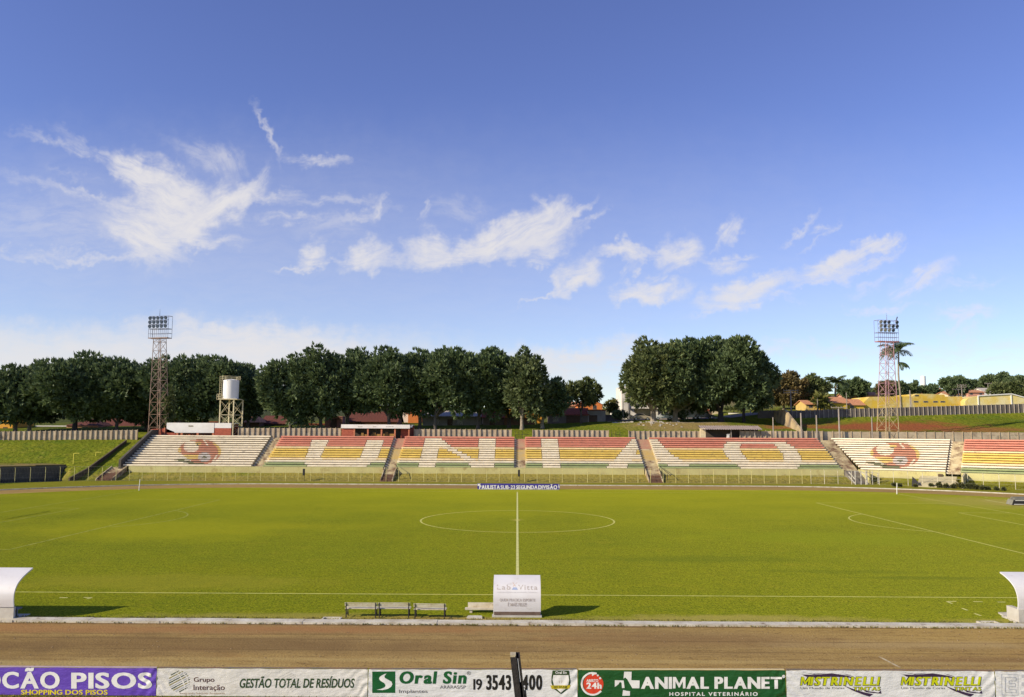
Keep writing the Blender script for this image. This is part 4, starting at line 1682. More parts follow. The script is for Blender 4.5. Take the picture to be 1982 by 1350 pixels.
pole(1496, 808, 150.4, 'short bare concrete post behind the striped block, nearest the tin shed', 'concrete_post', base=6.4)
pole(1550, 800, 150.4, 'bare concrete post in front of the sloping wing wall', 'concrete_post', base=6.4, r=.17)
pole(1580, 804, 150.4, 'bare concrete post at the end of the striped block', 'concrete_post', base=6.4, r=.16)
pole(1623, 788, 150.6, 'concrete pole with a T crossarm at the edge of the red soil bank', base=6.4, r=.17, arm=1.4)
pole(1687, 806, 150.5, 'bare concrete post next to the red and cream floodlight tower', 'concrete_post', base=6.4)
pole(1530, 755, 178, 'tall lamp pole with insulators before the brown leaved tree', arm=1.6, arms_n=2, r=.17)
pole(1452, 783, 185, 'slim pole standing before the low white wall under the trees')
pole(1582, 770, 186, 'slim pole beside the banana plants and yellow wall')
pole(1638, 760, 186, 'slim pole in front of the tiled roofs', r=.1)
pole(1761, 756, 178, 'wooden pole in front of the long yellow building', r=.16)
pole(1764.5, 770, 179, 'thin twin of the wooden pole by the yellow building', r=.09)
pole(1855, 753, 200, 'street lamp pole with two curved arms before the round green tree', name='street_lamp', arm=1.5)
pole(1861, 745, 205, 'utility pole with short crossarms behind the street lamp', arm=1.1, arms_n=2)
pole(1912, 742, 240, 'distant utility pole on the hillside among trees', arm=1.0)
pole(1206, 771, 176, 'thin dark pole in front of the tall white house', r=.08)
pole(1216, 776, 177, 'thin pole by the corner of the tall white house', r=.07)

# ------------------------------------------------------------------ trees
LEAF_F = leaf_material('ficus_leaf', (.040, .072, .028), (.185, .235, .095))
LEAF_O = leaf_material('olive_leaf', (.048, .076, .024), (.215, .235, .085))
LEAF_B = leaf_material('bronze_leaf', (.080, .075, .025), (.26, .19, .075))
LEAF_Y = leaf_material('yellow_leaf', (.08, .10, .02), (.22, .20, .05))
LEAF_P = leaf_material('palm_leaf', (.050, .088, .030), (.15, .19, .075), scale=.8)
LEAF_M = leaf_material('mixed_leaf', (.042, .072, .026), (.195, .225, .088))
BARK = mat('grey_bark', (.13, .105, .085), (.08, .065, .052), 2, rough=.95, bump=.4, bscale=6)
BARK_L = mat('pale_bark', (.34, .28, .21), (.22, .18, .13), 2, rough=.95, bump=.4, bscale=6)
BARK_D = mat('dark_bark', (.055, .045, .042), (.035, .03, .03), 2, rough=.95)


def leaf_mesh(name, m, pts, nrm, rng, k=7, ln=1.0, wd=.19, up=.35, spread=.5, bias=(0, 0, 0)):
    """k slim leaf clusters from every point, fanned about the outward direction."""
    n = len(pts)
    p = np.repeat(pts, k, 0)
    d = np.repeat(nrm, k, 0) + rng.normal(0, spread, (n * k, 3)) + np.array([0, 0, up]) + np.array(bias)
    d /= np.linalg.norm(d, axis=1, keepdims=True)
    r = rng.normal(0, 1, (n * k, 3))
    s = np.cross(d, r)
    s /= np.linalg.norm(s, axis=1, keepdims=True) + 1e-9
    L_ = ln * rng.uniform(.55, 1.25, (n * k, 1))
    W_ = wd * rng.uniform(.7, 1.3, (n * k, 1))
    mid = p + d * L_ * .5
    q = np.stack([p, mid + s * W_, p + d * L_, mid - s * W_], 1).reshape(-1, 3)
    me = bpy.data.meshes.new(name)
    nf = n * k
    me.vertices.add(nf * 4)
    me.vertices.foreach_set('co', q.ravel())
    me.loops.add(nf * 4)
    me.loops.foreach_set('vertex_index', np.arange(nf * 4))
    me.polygons.add(nf)
    me.polygons.foreach_set('loop_start', np.arange(0, nf * 4, 4))
    me.polygons.foreach_set('loop_total', np.full(nf, 4))
    me.materials.append(m)
    me.update(calc_edges=True)
    return me


def crown_points(c, r, rng, n_lobes, n_sprig, lobe=.36, flat=-.55, fill=.35):
    """Lobes set on an ellipsoid, points on the lobes' skins and inside."""
    c, r = np.array(c, float), np.array(r, float)
    lobes = []
    ga = math.pi * (3 - 5 ** .5)
    for i in range(n_lobes):
        z = 1 - (i + .5) / n_lobes * (1 - flat)
        a = ga * i + rng.uniform(-.4, .4)
        h = math.sqrt(max(0, 1 - z * z))
        v = np.array([h * math.cos(a), h * math.sin(a), z]) * rng.uniform(.55, .90)
        lobes.append((c + v * r, r * lobe * rng.uniform(.7, 1.35)))
    lobes.append((c, r * .58))
    w = np.array([l[1].prod() ** (2 / 3) for l in lobes])
    w /= w.sum()
    cnt = rng.multinomial(n_sprig, w)
    P_, N_ = [], []
    for (lc, lr), q in zip(lobes, cnt):
        v = rng.normal(0, 1, (q, 3))
        v /= np.linalg.norm(v, axis=1, keepdims=True)
        f = np.where(rng.uniform(0, 1, (q, 1)) < fill, rng.uniform(.2, .8, (q, 1)), rng.uniform(.82, 1.02, (q, 1)))
        P_.append(lc + v * lr * f)
        o = v + .5 * (lc - c) / r
        N_.append(o / np.linalg.norm(o, axis=1, keepdims=True))
    return np.concatenate(P_), np.concatenate(N_), lobes


def tree(px, py_top, py_bot, hw, Y, label, group=None, leaf=None, bark=None, seed=1, dens=1., trunk_px=None, limbs=6, trunk_r=.36, name='ficus_tree',
         ln=1.0, wd=.19, bias=(0, 0, 0), n_lobes=40, up=.35, depth=.95, flat=-.92, base=None, lobe=.28):
    rng = np.random.default_rng(seed)
    rnd = random.Random(seed)
    ctr = P(px, (py_top + py_bot) / 2, Y)
    rz = (py_bot - py_top) / 2 * Y / FPX - .1
    rx = hw * Y / FPX - .2
    tx = P(trunk_px or px, 830, Y).x
    z0 = (hz(tx, Y) if base is None else base) - .1
    t = thing(name, (tx, Y, z0), label, 'tree', group)
    leaf, bark = leaf or LEAF_F, bark or BARK
    n = int(dens * 58 * (rx * rz + rx * rx * .5) ** .5 * max(1., (rx * rz) ** .5) / (ln / .95) ** 1.3)
    pts, nrm, lobes = crown_points(ctr, (rx, max(rx * depth, 1.), rz), rng, n_lobes, n, lobe=lobe, flat=flat)
    keep = pts[:, 2] > z0 + .8
    me = leaf_mesh('crown', leaf, pts[keep], nrm[keep], rng, ln=ln, wd=wd, bias=bias, up=up)
    o = bpy.data.objects.new('crown', me)
    C.objects.link(o)
    o.parent = t
    o.location = -Vector(t.location)
    b = MB()
    zc = ctr.z - rz * .72
    fork = z0 + max(.8, (zc - z0) * .55)
    b.tube([(tx, Y, z0), (tx + rnd.uniform(-.1, .1), Y, (z0 + fork) / 2), (tx, Y, fork)], [trunk_r * 1.35, trunk_r, trunk_r * .95], 9)
    tg = [l for l in lobes if l[0][2] < ctr.z + rz * .7]
    rnd.shuffle(tg)
    for (lc, lr) in tg[:limbs]:
        a = Vector((tx, Y, fork - .1))
        e = Vector(lc)
        mid = a.lerp(e, .45) + Vector((rnd.uniform(-.3, .3), rnd.uniform(-.3, .3), .4))
        b.tube([a, a.lerp(mid, .5) + Vector((0, 0, .1)), mid, e], [trunk_r * .62, trunk_r * .48, trunk_r * .36, trunk_r * .12], 7)
    b.build('trunk', bark, t)
    return t


GL = 'dark trees beyond the stand'
BI = (-.35, 0, .25)
TREES = [
    (15, 716, 818, 62, 166, 'outermost dark tree of the row, half cut by the photo edge', 30, {}),
    (62, 706, 812, 62, 172, 'dark tree with several pale stems behind the precast wall', 57, dict(bark=BARK_L, limbs=8)),
    (148, 692, 808, 78, 168, 'broad dark tree with a forked trunk before the salmon wall', 145, dict(bark=BARK_D, trunk_r=.5)),
    (226, 695, 816, 68, 170, 'dark tree hiding a shaded house, nearest the brown tower', None, {}),
    (282, 702, 822, 48, 176, 'narrow dark tree directly behind the brown floodlight tower', None, {}),
    (352, 690, 815, 64, 169, 'tall dark tree between the brown tower and the water tank', None, {}),
    (425, 692, 806, 66, 171, 'dark domed tree rising behind the white water tank', None, {}),
    (480, 712, 812, 36, 175, 'dark tree edge beside the water tank, above the tiled roof', None, {}),
    (562, 692, 812, 48, 166, 'dark tree at the start of the middle clump, ragged outer edge', None, {}),
    (620, 677, 806, 56, 168, 'tall dark tree with a peaked top in the middle clump', None, {}),
    (688, 680, 802, 50, 171, 'dark tree beyond letter U, behind the white fascia shelter', 672, {}),
    (752, 674, 800, 52, 168, 'dark rounded tree above the ticket shelter', None, {}),
    (815, 678, 800, 48, 172, 'dark tree of the middle clump with sky gaps near its stem', 812, {}),
    (872, 672, 798, 54, 168, 'tallest dark tree of the middle clump, beyond letter N', 842, {}),
    (935, 676, 800, 50, 170, 'dark tree above the shaded house row, next to the lighter tree', 925, {}),
    (985, 690, 802, 44, 174, 'dark tree tucked behind the lighter open tree', None, {}),
    (1022, 682, 806, 42, 164, 'lighter olive open tree at the end of the middle clump', 1010, dict(leaf=LEAF_M, bark=BARK_L, dens=.9)),
    (1068, 738, 802, 34, 168, 'small dark tree with twin stems before the ochre wall', 1050, dict(bark=BARK_L, n_lobes=14)),
    (1128, 734, 785, 37, 176, 'small rounded tree with a thin crown above the orange roof', 1125, dict(leaf=LEAF_O, n_lobes=14, dens=.75, limbs=8, trunk_r=.22)),
    (1268, 660, 796, 66, 168, 'big olive tree with whitewashed forked trunk on the mound', 1265, dict(leaf=LEAF_O, bark=BARK_L, trunk_r=.55)),
    (1335, 652, 800, 84, 172, 'largest dark tree, dense and broad, over the parked cars', 1308, dict(trunk_r=.55, bark=BARK_L, n_lobes=28)),
    (1408, 656, 802, 78, 170, 'dark tree with a dark bare trunk on shaded grass', 1396, dict(bark=BARK_D, trunk_r=.6, n_lobes=26)),
    (1458, 686, 796, 40, 172, 'dark ragged tree edge reaching out toward the brown leaved tree', 1440, dict(bark=BARK_D, trunk_r=.3, n_lobes=12)),
]
for i, (px, a, c, hw, Y, lab, tp, kw) in enumerate(TREES):
    c += 7 if px < 1090 else 3
    tree(px, a, c, hw * (1.2 if px < 960 else 1.04 if px < 1250 else 1. if px < 1300 else 1.12), Y, lab, GL, seed=11 + i, trunk_px=tp, bias=BI if px < 700 else (-.15, 0, .15), **kw)

tree(1518, 722, 788, 48, 201, 'brown leaved tree beside the largest dark trees', leaf=LEAF_B, seed=70, name='street_tree', n_lobes=18, trunk_r=.3, bark=BARK_L)
tree(1562, 728, 788, 44, 203, 'bronze and green leafy tree behind the tall lamp pole', leaf=LEAF_O, seed=71, name='street_tree', n_lobes=16, trunk_r=.3, bark=BARK_L)
tree(1590, 762, 792, 14, 187, 'yellow green banana plants next to the yellow wall', leaf=LEAF_Y, seed=72, name='banana_plant', n_lobes=8, ln=1.6, wd=.22, dens=.6, trunk_r=.15)
tree(1652, 731, 772, 30, 230, 'round dark tree behind the small palm on the hill', seed=73, name='hill_tree', n_lobes=14, trunk_r=.3)
tree(1716, 739, 772, 20, 215, 'reddish tree seen through the red and cream tower', leaf=LEAF_B, seed=74, name='hill_tree', n_lobes=12, dens=.7)
tree(1736, 738, 772, 16, 222, 'small dark tree beside the tall palm trunk', seed=75, name='hill_tree', n_lobes=10)
tree(1764, 741, 772, 18, 228, 'dark green tree between the tall palm and white tower', seed=76, name='hill_tree', n_lobes=10)
tree(1850, 728, 766, 31, 235, 'round dark tree behind the street lamp on the hill', seed=77, name='hill_tree', n_lobes=16)
tree(1930, 725, 758, 32, 300, 'dark hill tree behind the green bushes at the frame edge', seed=78, name='hill_tree', n_lobes=14, ln=1.3, wd=.26)
tree(1968, 728, 760, 26, 290, 'hill tree cut by the frame edge behind the bushes', seed=79, name='hill_tree', n_lobes=14, ln=1.3, wd=.26)
tree(1948, 740, 770, 34, 215, 'mid green round bush in front of the hill trees', leaf=LEAF_O, seed=80, name='large_bush', n_lobes=14, trunk_r=.2)
tree(1984, 745, 774, 22, 212, 'green bush beside the pale warehouse, at the frame edge', leaf=LEAF_O, seed=81, name='large_bush', n_lobes=10, trunk_r=.2)
tree(1885, 738, 762, 26, 320, 'far hazy tree on the hilltop skyline', seed=82, name='hill_tree', n_lobes=12, ln=1.3, wd=.26)
tree(1690, 752, 772, 26, 280, 'low distant trees left of the red and cream tower'.replace('left of', 'behind'), seed=83, name='hill_tree', n_lobes=12, ln=1.3, wd=.26)
tree(1798, 748, 768, 22, 290, 'low distant tree by the white tower on the hill', seed=84, name='hill_tree', n_lobes=10, ln=1.3, wd=.26)
tree(1186, 775, 802, 15, 184, 'yellow green shrub beside the tall white house', leaf=LEAF_Y, seed=85, name='large_bush', n_lobes=10, trunk_r=.12, ln=.7, wd=.13)
tree(1200, 794, 815, 15, 181, 'dark shrub in shade before the tall white house', seed=86, name='large_bush', n_lobes=10, trunk_r=.12, ln=.7, wd=.13)
tree(1422, 786, 804, 28, 196, 'green hedge bush behind the low white wall', leaf=LEAF_O, seed=87, name='large_bush', n_lobes=12, trunk_r=.12, ln=.7, wd=.13)
tree(1468, 782, 804, 26, 197, 'leafy green bush behind the low white wall, by the shaded wall end', leaf=LEAF_O, seed=88, name='large_bush', n_lobes=12, trunk_r=.12, ln=.7, wd=.13)
tree(329, 752, 832, 9, 153.8, 'light green creeper climbing the brown floodlight tower', leaf=LEAF_O, seed=89, name='creeper_plant', n_lobes=12, trunk_r=.06, ln=.6, wd=.13, dens=1.3, limbs=4, base=7.2)


def palm(px, py_top, Y, h_crown, label, n=18, fl=3.2, seed=3, tr=.2, old=0):
    rnd = random.Random(seed)
    p = P(px, py_top, Y)
    z0 = hz(p.x, Y) - .2
    t = thing('palm_tree', (p.x, Y, z0), label, 'palm tree')
    b = MB()
    k = 8
    b.tube([(p.x + .12 * math.sin(i), Y, z0 + (p.z - z0) * i / k) for i in range(k + 1)], [tr * 1.5] + [tr] * (k - 1) + [tr * .8], 9)
    b.build('trunk', BARK_L, t)
    for i in range(n):
        a = 2 * math.pi * i / n + rnd.uniform(-.2, .2)
        el = rnd.uniform(.15, 1.4)
        L_ = fl * rnd.uniform(.8, 1.1)
        c = Vector((p.x, Y, p.z))
        if i >= n - old:
            el, L_, c = rnd.uniform(-.5, .2), L_ * .6, c - Vector((0, 0, 2.6))
        v = MB()
        pos = c
        pts = [pos]
        ns = 9
        for s in range(ns):
            e = el - (s / ns) ** 1.3 * 1.7
            pos = pos + Vector((math.cos(a) * math.cos(e), math.sin(a) * math.cos(e), math.sin(e))) * (L_ / ns)
            pts.append(pos)
        v.tube(pts, [.04 - .035 * s / ns for s in range(ns + 1)], 4)
        side = Vector((-math.sin(a), math.cos(a), 0))
        for s in range(1, ns):
            for f in (0, .33, .66):
                q = pts[s].lerp(pts[s + 1], f)
                d = (pts[s + 1] - pts[s]).normalized()
                ll = L_ * .26 * math.sin(math.pi * (s + f + .6) / (ns + 1.2)) + .08
                for sg in (-1, 1):
                    tip = q + side * sg * ll * .75 + d * ll * .5 - Vector((0, 0, ll * rnd.uniform(.3, .7)))
                    v.add([q - d * .05, (q + tip) / 2 + d * .10, tip, (q + tip) / 2 - d * .10], [(0, 1, 2, 3)])
        v.build('frond', LEAF_P, t)
    return t


palm(1738, 681, 190, 0, 'tall slender palm beside the red and cream floodlight tower', n=34, fl=4.9, seed=5, tr=.2, old=8)
palm(1617, 742, 205, 0, 'feathery palm above the tiled roofs on the hill', n=26, fl=3.7, seed=8, tr=.24)
palm(1600, 752, 215, 0, 'short palm partly hidden behind the banana plants', n=14, fl=2.4, seed=9, tr=.2)
palm(1192, 777, 230, 0, 'tiny distant palm above the yellow shrub', n=12, fl=1.9, seed=10, tr=.15)

# ------------------------------------------------------------------ houses behind the trees
PLAST = {k: mat('plaster_' + k, lin(*c), tuple(x * .82 for x in lin(*c)), .5, rough=.95, col3=tuple(x * .55 for x in lin(*c)), scale3=.6, edge3=(.60, .78)) for k, c in dict(
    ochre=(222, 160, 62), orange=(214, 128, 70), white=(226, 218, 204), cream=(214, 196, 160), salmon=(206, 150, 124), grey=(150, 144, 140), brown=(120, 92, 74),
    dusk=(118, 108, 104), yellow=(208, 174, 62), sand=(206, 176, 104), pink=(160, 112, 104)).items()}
TILE = mat('clay_tiles', lin(170, 88, 62), lin(122, 62, 48), 1.6, rough=.9, bump=.6, bscale=5, stretch=(6, 1, 1), col3=lin(90, 60, 46), scale3=.6, edge3=(.56, .74))
TILE_D = mat('shaded_clay_tiles', lin(112, 64, 50), lin(84, 48, 42), 1.6, rough=.95, bump=.6, bscale=5, stretch=(6, 1, 1))  # clay tiles darkened in colour for the roofs under tree shade
TILE_P = mat('pale_clay_tiles', lin(206, 150, 108), lin(170, 112, 80), 1.6, rough=.9, bump=.6, bscale=5, stretch=(6, 1, 1))
ROOFG = mat('grey_sheet_roof', lin(196, 186, 172), lin(166, 156, 142), .8, rough=.8, stretch=(5, 1, 1))
GLASS = mat('dark_window', (.02, .022, .028), (.035, .036, .04), 1, rough=.2, spec=.5)
FRAME = mat('window_frame', (.30, .27, .24), (.22, .2, .18), 2)
DOOR = mat('house_door', (.12, .075, .05), (.08, .05, .035), 2)


def house(px0, px1, py_eave, Y, dep, label, wall='cream', roof='gable_x', py_ridge=None, tiles=None, wins=(), doors=(), over=.35, name='house', z0=None, rot=None):
    """Box house; wins and doors are (px0, px1, py_top, py_bottom) on the front."""
    x0, x1 = P(px0, py_eave, Y).x, P(px1, py_eave, Y).x
    ze = P((px0 + px1) / 2, py_eave, Y).z
    zb = (min(hz(x0, Y), hz(x1, Y)) if z0 is None else z0) - .3
    t = thing(name, ((x0 + x1) / 2, Y, zb), label, 'house')
    b = MB()
    b.box(x0, x1, Y, Y + dep, zb, ze)
    rt_ = tiles or TILE
    xm, ym = (x0 + x1) / 2, Y + dep / 2
    if roof.startswith('gable'):
        zr = P((px0 + px1) / 2, py_ridge, Y + (dep / 2 if roof == 'gable_x' else 0)).z
        if roof == 'gable_y':
            b.prism([(x0, Y + .01, ze + .002), (x1, Y + .01, ze + .002), (xm, Y + .01, zr - .08)], (0, dep - .02, 0))
        else:
            b.prism([(x0 + .01, Y, ze + .002), (x0 + .01, Y + dep, ze + .002), (x0 + .01, ym, zr - .08)], (x1 - x0 - .02, 0, 0))
    w_ = b.build('wall', PLAST[wall], t)
    b = MB()
    if roof == 'gable_x':
        for s, ya in ((1, Y - over), (-1, Y + dep + over)):
            k = (ze - zr) / (dep / 2)
            za = zr + k * (dep / 2 + over)
            b.hexa([(x0 - over, ya, za), (x1 + over, ya, za), (x1 + over, ym, zr), (x0 - over, ym, zr),
                    (x0 - over, ya, za + .12), (x1 + over, ya, za + .12), (x1 + over, ym, zr + .12), (x0 - over, ym, zr + .12)])
    elif roof == 'gable_y':
        for s, xa in ((1, x0 - over), (-1, x1 + over)):
            k = (ze - zr) / ((x1 - x0) / 2)
            za = zr + k * ((x1 - x0) / 2 + over)
            b.hexa([(xa, Y - over, za), (xa, Y + dep, za), (xm, Y + dep, zr), (xm, Y - over, zr), (xa, Y - over, za + .12), (xa, Y + dep, za + .12), (xm, Y + dep, zr + .12), (xm, Y - over, zr + .12)])
    elif roof == 'hip':
        zr = P(xm * 0 + (px0 + px1) / 2, py_ridge, ym).z
        q = min(dep / 2, (x1 - x0) / 2) * .95
        v = [(x0 - over, Y - over, ze), (x1 + over, Y - over, ze), (x1 + over, Y + dep + over, ze), (x0 - over, Y + dep + over, ze), (x0 + q, ym, zr), (x1 - q, ym, zr)]
        b.add(v, [(0, 1, 5, 4), (1, 2, 5), (2, 3, 4, 5), (3, 0, 4), (3, 2, 1, 0)])
    else:                                                   # flat roof with a parapet lip
        b.box(x0 - .12, x1 + .12, Y - .12, Y + dep, ze + .003, ze + .22)
    b.build('roof', rt_, t)
    for (a, c, q, r) in wins:
        xa, xc_, za, zc_ = P(a, q, Y).x, P(c, q, Y).x, P(a, q, Y).z, P(a, r, Y).z
        f = MB()
        f.box(xa - .08, xc_ + .08, Y - .05, Y + .04, zc_ - .08, za + .08)
        fo = f.build('window', FRAME, t)
        g = MB()
        g.box(xa, (xa + xc_) / 2 - .03, Y - .062, Y - .054, zc_, za)
        g.box((xa + xc_) / 2 + .03, xc_, Y - .062, Y - .054, zc_, za)
        g.build('pane', GLASS, fo)
    for (a, c, q, r) in doors:
        xa, xc_, za, zc_ = P(a, q, Y).x, P(c, q, Y).x, P(a, q, Y).z, P(a, r, Y).z
        f = MB()
        f.box(xa, xc_, Y - .07, Y + .04, zc_, za)
        d_ = f.build('door', DOOR, t)
        f = MB()
        f.box(xc_ - .28, xc_ - .18, Y - .12, Y - .072, (za + zc_) / 2 - .05, (za + zc_) / 2 + .1)
        f.build('handle', FRAME, d_)
    return t


house(-30, 25, 812, 182, 8, 'ochre walled building under the outermost dark tree', 'ochre', 'flat', doors=((6, 14, 827, 835),))
house(70, 128, 826, 186, 8, 'dark garage wall with white flat roof edge under the trees', 'dusk', 'flat', tiles=WHITEF, doors=((92, 104, 829, 838),))
house(129, 190, 824, 184, 9, 'salmon house with a brick red hipped roof behind the forked tree', 'salmon', 'hip', 812, TILE_D, wins=((160, 170, 827, 832),))
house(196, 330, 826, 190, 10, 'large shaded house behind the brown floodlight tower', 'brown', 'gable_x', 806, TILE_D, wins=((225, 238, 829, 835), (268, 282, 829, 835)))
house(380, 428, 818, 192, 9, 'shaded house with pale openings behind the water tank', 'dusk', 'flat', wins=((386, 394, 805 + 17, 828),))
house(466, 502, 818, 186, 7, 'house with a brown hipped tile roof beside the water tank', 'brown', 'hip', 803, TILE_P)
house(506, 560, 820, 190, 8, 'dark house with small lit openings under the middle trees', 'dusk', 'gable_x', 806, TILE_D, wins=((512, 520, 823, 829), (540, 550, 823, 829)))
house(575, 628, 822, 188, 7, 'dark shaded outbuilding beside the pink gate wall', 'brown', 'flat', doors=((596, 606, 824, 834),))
house(629, 663, 808, 178, 3, 'dusty pink wall with a boarded double gate', 'pink', 'flat', doors=((640, 652, 811, 832),), tiles=PLAST['pink'], name='gate_house')
house(672, 768, 816, 186, 9, 'dark roofed house directly behind the ticket shelter', 'brown', 'gable_x', 798, TILE_D)
house(764, 790, 803, 200, 8, 'white gabled house glimpsed above the ticket shelter', 'white', 'gable_y', 795, TILE_P, wins=((772, 777, 803, 808),))
house(790, 815, 800, 197, 7, 'orange walled house glimpsed between two dark stems', 'orange', 'flat')
house(816, 845, 797, 203, 6, 'narrow house with a coral tile roof behind the stems', 'cream', 'gable_x', 790, TILE)
house(818, 932, 806, 182, 8, 'long shaded grey house with pale roof edge beyond letter N', 'grey', 'gable_x', 796, ROOFG, wins=((838, 850, 812, 822), (885, 896, 812, 822)), doors=((866, 876, 812, 828),))
house(935, 974, 808, 181, 7, 'house with a dull red porch roof next to the ochre wall', 'dusk', 'gable_x', 793, TILE, doors=((948, 958, 812, 828),))
house(975, 1052, 794, 186, 3, 'tall ochre wall lit by sun behind the olive tree', 'ochre', 'flat', tiles=PLAST['ochre'], name='ochre_building')
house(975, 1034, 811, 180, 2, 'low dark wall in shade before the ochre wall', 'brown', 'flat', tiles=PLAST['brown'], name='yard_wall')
house(1062, 1138, 803, 180, 7, 'long house with a red tile roof and grey garage door', 'dusk', 'gable_x', 791, TILE, wins=((1070, 1080, 808, 816),), doors=((1096, 1125, 805, 823),))
house(1138, 1172, 795, 180, 6, 'pale flat house end with a dark doorway, in tree shade', 'grey', 'flat', doors=((1140, 1156, 804, 824),))
house(1118, 1166, 784, 194, 8, 'orange gabled house rising behind the red tile roof', 'orange', 'gable_y', 771, TILE, wins=((1148, 1154, 786, 792),))
house(1092, 1124, 786, 205, 7, 'pale house with a clay roof under the small rounded tree', 'cream', 'gable_x', 779, TILE_P)
house(1170, 1204, 805, 183, 1.2, 'shaded garden wall beside the dark shrub', 'dusk', 'flat', tiles=PLAST['dusk'], name='garden_wall')
house(1186, 1212, 782, 215, 6, 'small white house far behind the yellow shrub', 'white', 'flat')

# tall white two storey house behind the olive tree
YH = 190
t = thing('white_house', (P(1235, 800, YH).x, YH, 10.2), 'tall white two storey house with a square dark window, behind the olive tree', 'house')
b = MB()
b.box(X(1203, YH), X(1217, YH), YH - .8, YH + 10, 10, Z(748, YH, 1210))
b.box(X(1217, YH), X(1228, YH), YH, YH + 10, 10, Z(760, YH, 1222))
b.box(X(1228, YH), X(1302, YH), YH, YH + 10, Z(788, YH, 1260), Z(752, YH, 1260))
b.box(X(1228, YH), X(1302, YH), YH + 3, YH + 10, 10, Z(788, YH, 1260) - .003)
b.box(X(1262, YH), X(1300, YH), YH + .1, YH + 2.9, 10, Z(788, YH, 1260) - .2)
b.build('wall', PLAST['white'], t)
b = MB()
b.box(X(1221, YH), X(1229, YH), YH - .06, YH - .003, Z(786, YH, 1225), Z(763, YH, 1225))
b.build('tile_band', PLAST['sand'], t)
b = MB()
b.box(X(1233, YH), X(1246, YH), YH - .05, YH - .003, Z(788.6, YH, 1240), Z(774.5, YH, 1240))
f = b.build('window', FRAME, t)
b = MB()
b.box(X(1234, YH), X(1245, YH), YH - .065, YH - .052, Z(787.6, YH, 1240), Z(775.5, YH, 1240))
b.build('pane', GLASS, f)
b = MB()
b.box(X(1220, YH), X(1304, YH), YH - .5, YH - .004, Z(791.5, YH, 1260), Z(787.5, YH, 1260))
b.build('balcony_slab', PLAST['white'], t)
b = MB()
b.prism([(X(1220, YH), YH - .7, Z(795, YH, 1220)), (X(1250, YH), YH - .7, Z(812, YH, 1250)), (X(1250, YH), YH - .7, Z(816, YH, 1250)), (X(1220, YH), YH - .7, Z(803, YH, 1220))], (0, .2, 0))
b.build('stair_wall', PLAST['white'], t)
b = MB()
b.box(X(1241, YH), X(1253, YH), YH + 2.93, YH + 2.99, 10, Z(802, YH, 1250))
b.build('door', PLAST['cream'], t)
b = MB()
b.box(X(1274, YH), X(1293, YH), YH + .03, YH + .09, 10, Z(794, YH, 1280))
b.build('garage_door', mat('dark_garage', (.03, .03, .035), (.02, .02, .025), 1), t)
house(1318, 1352, 797, 186, 6, 'plain grey plastered outbuilding behind the light van', 'grey', 'flat', tiles=PLAST['grey'])
house(1352, 1378, 795, 188, 6, 'dark open garage beneath the largest tree', 'brown', 'flat')
house(1378, 1398, 788, 200, 5, 'pale wall beside the dark bare trunk', 'cream', 'flat', tiles=PLAST['cream'], name='garden_wall')
b = MB()
pa, pb_ = P(1402, 806, 196), P(1484, 806, 192)
b.hexa([(pa.x, 192, 10), (pb_.x, 190, 10), (pb_.x, 190.3, 10), (pa.x, 192.3, 10), (pa.x, 192, Z(799.5, 192, 1410)), (pb_.x, 190, Z(801, 190, 1480)), (pb_.x, 190.3, Z(801, 190, 1480)), (pa.x, 192.3, Z(799.5, 192, 1410))])
tag(b.build('low_white_wall', PLAST['white']), 'long low white wall beyond the shaded grass and dark trunk', 'wall')

# yellow buildings on the hill
YB = 190
t = thing('yellow_building', (P(1740, 780, YB).x, YB, 12.6), 'long stained yellow warehouse wall on top of the red soil bank', 'warehouse')
b = MB()
xs_ = [(1668, 792), (1668, 783), (1683, 768.5), (1766, 767.5), (1768, 766), (1774, 762.5), (1800, 763), (1828, 764.5), (1829, 768), (1862, 768), (1866, 784)]
poly = [(P(a, c, YB).x, YB, P(a, c, YB).z) for a, c in xs_[1:]]
poly = [(poly[0][0], YB, 12)] + poly + [(poly[-1][0], YB, 12)]
b.prism(poly, (0, 10, 0))
b.build('wall', mat('stained_yellow', lin(212, 178, 66), lin(192, 158, 66), .45, rough=.95, col3=lin(205, 188, 128), scale3=.35, edge3=(.46, .66)), t)
for px in (1768, 1787, 1806, 1820):
    b = MB()
    b.box(P(px, 778, YB).x, P(px + 9, 778, YB).x, YB - .05, YB + .03, P(px, 779.5, YB).z, P(px, 776.5, YB).z)
    w_ = b.build('vent_window', FRAME, t)
    b = MB()
    b.box(P(px + 1, 778, YB).x, P(px + 8, 778, YB).x, YB - .06, YB - .053, P(px, 779, YB).z, P(px, 777, YB).z)
    b.build('pane', GLASS, w_)
b = MB()
b.box(P(1771, 764, YB).x, P(1778, 764, YB).x, YB - .05, YB + .03, P(1775, 767.5, YB).z, P(1775, 765, YB).z)
b.build('vent_opening', GLASS, t)
t = thing('pale_warehouse', (P(1930, 775, 188).x, 188, 12.8), 'pale yellow gabled warehouse with a white roof edge, beyond the yellow wall', 'warehouse')
b = MB()
q = [(1868, 784), (1868, 777), (1873, 772), (1893, 767), (1957, 763.5), (2010, 778), (2010, 790)]
poly = [(P(a, c, 188).x, 188, P(a, c, 188).z) for a, c in q[1:-1]]
poly = [(poly[0][0], 188, 12)] + poly + [(poly[-1][0], 188, 12)]
b.prism(poly, (0, 14, 0))
b.build('wall', mat('pale_yellow_wall', lin(220, 194, 104), lin(206, 184, 116), .4, rough=.95, col3=lin(222, 208, 158), scale3=.25, edge3=(.45, .6)), t)
b = MB()
for (a, c) in (((1893, 766.5), (1957.5, 762.8)), ((1957.5, 762.8), (2010, 777))):
    b.bar(P(*a, 187.9), P(*c, 187.9), .25, .22)
b.build('roof_edge', WHITEF, t)
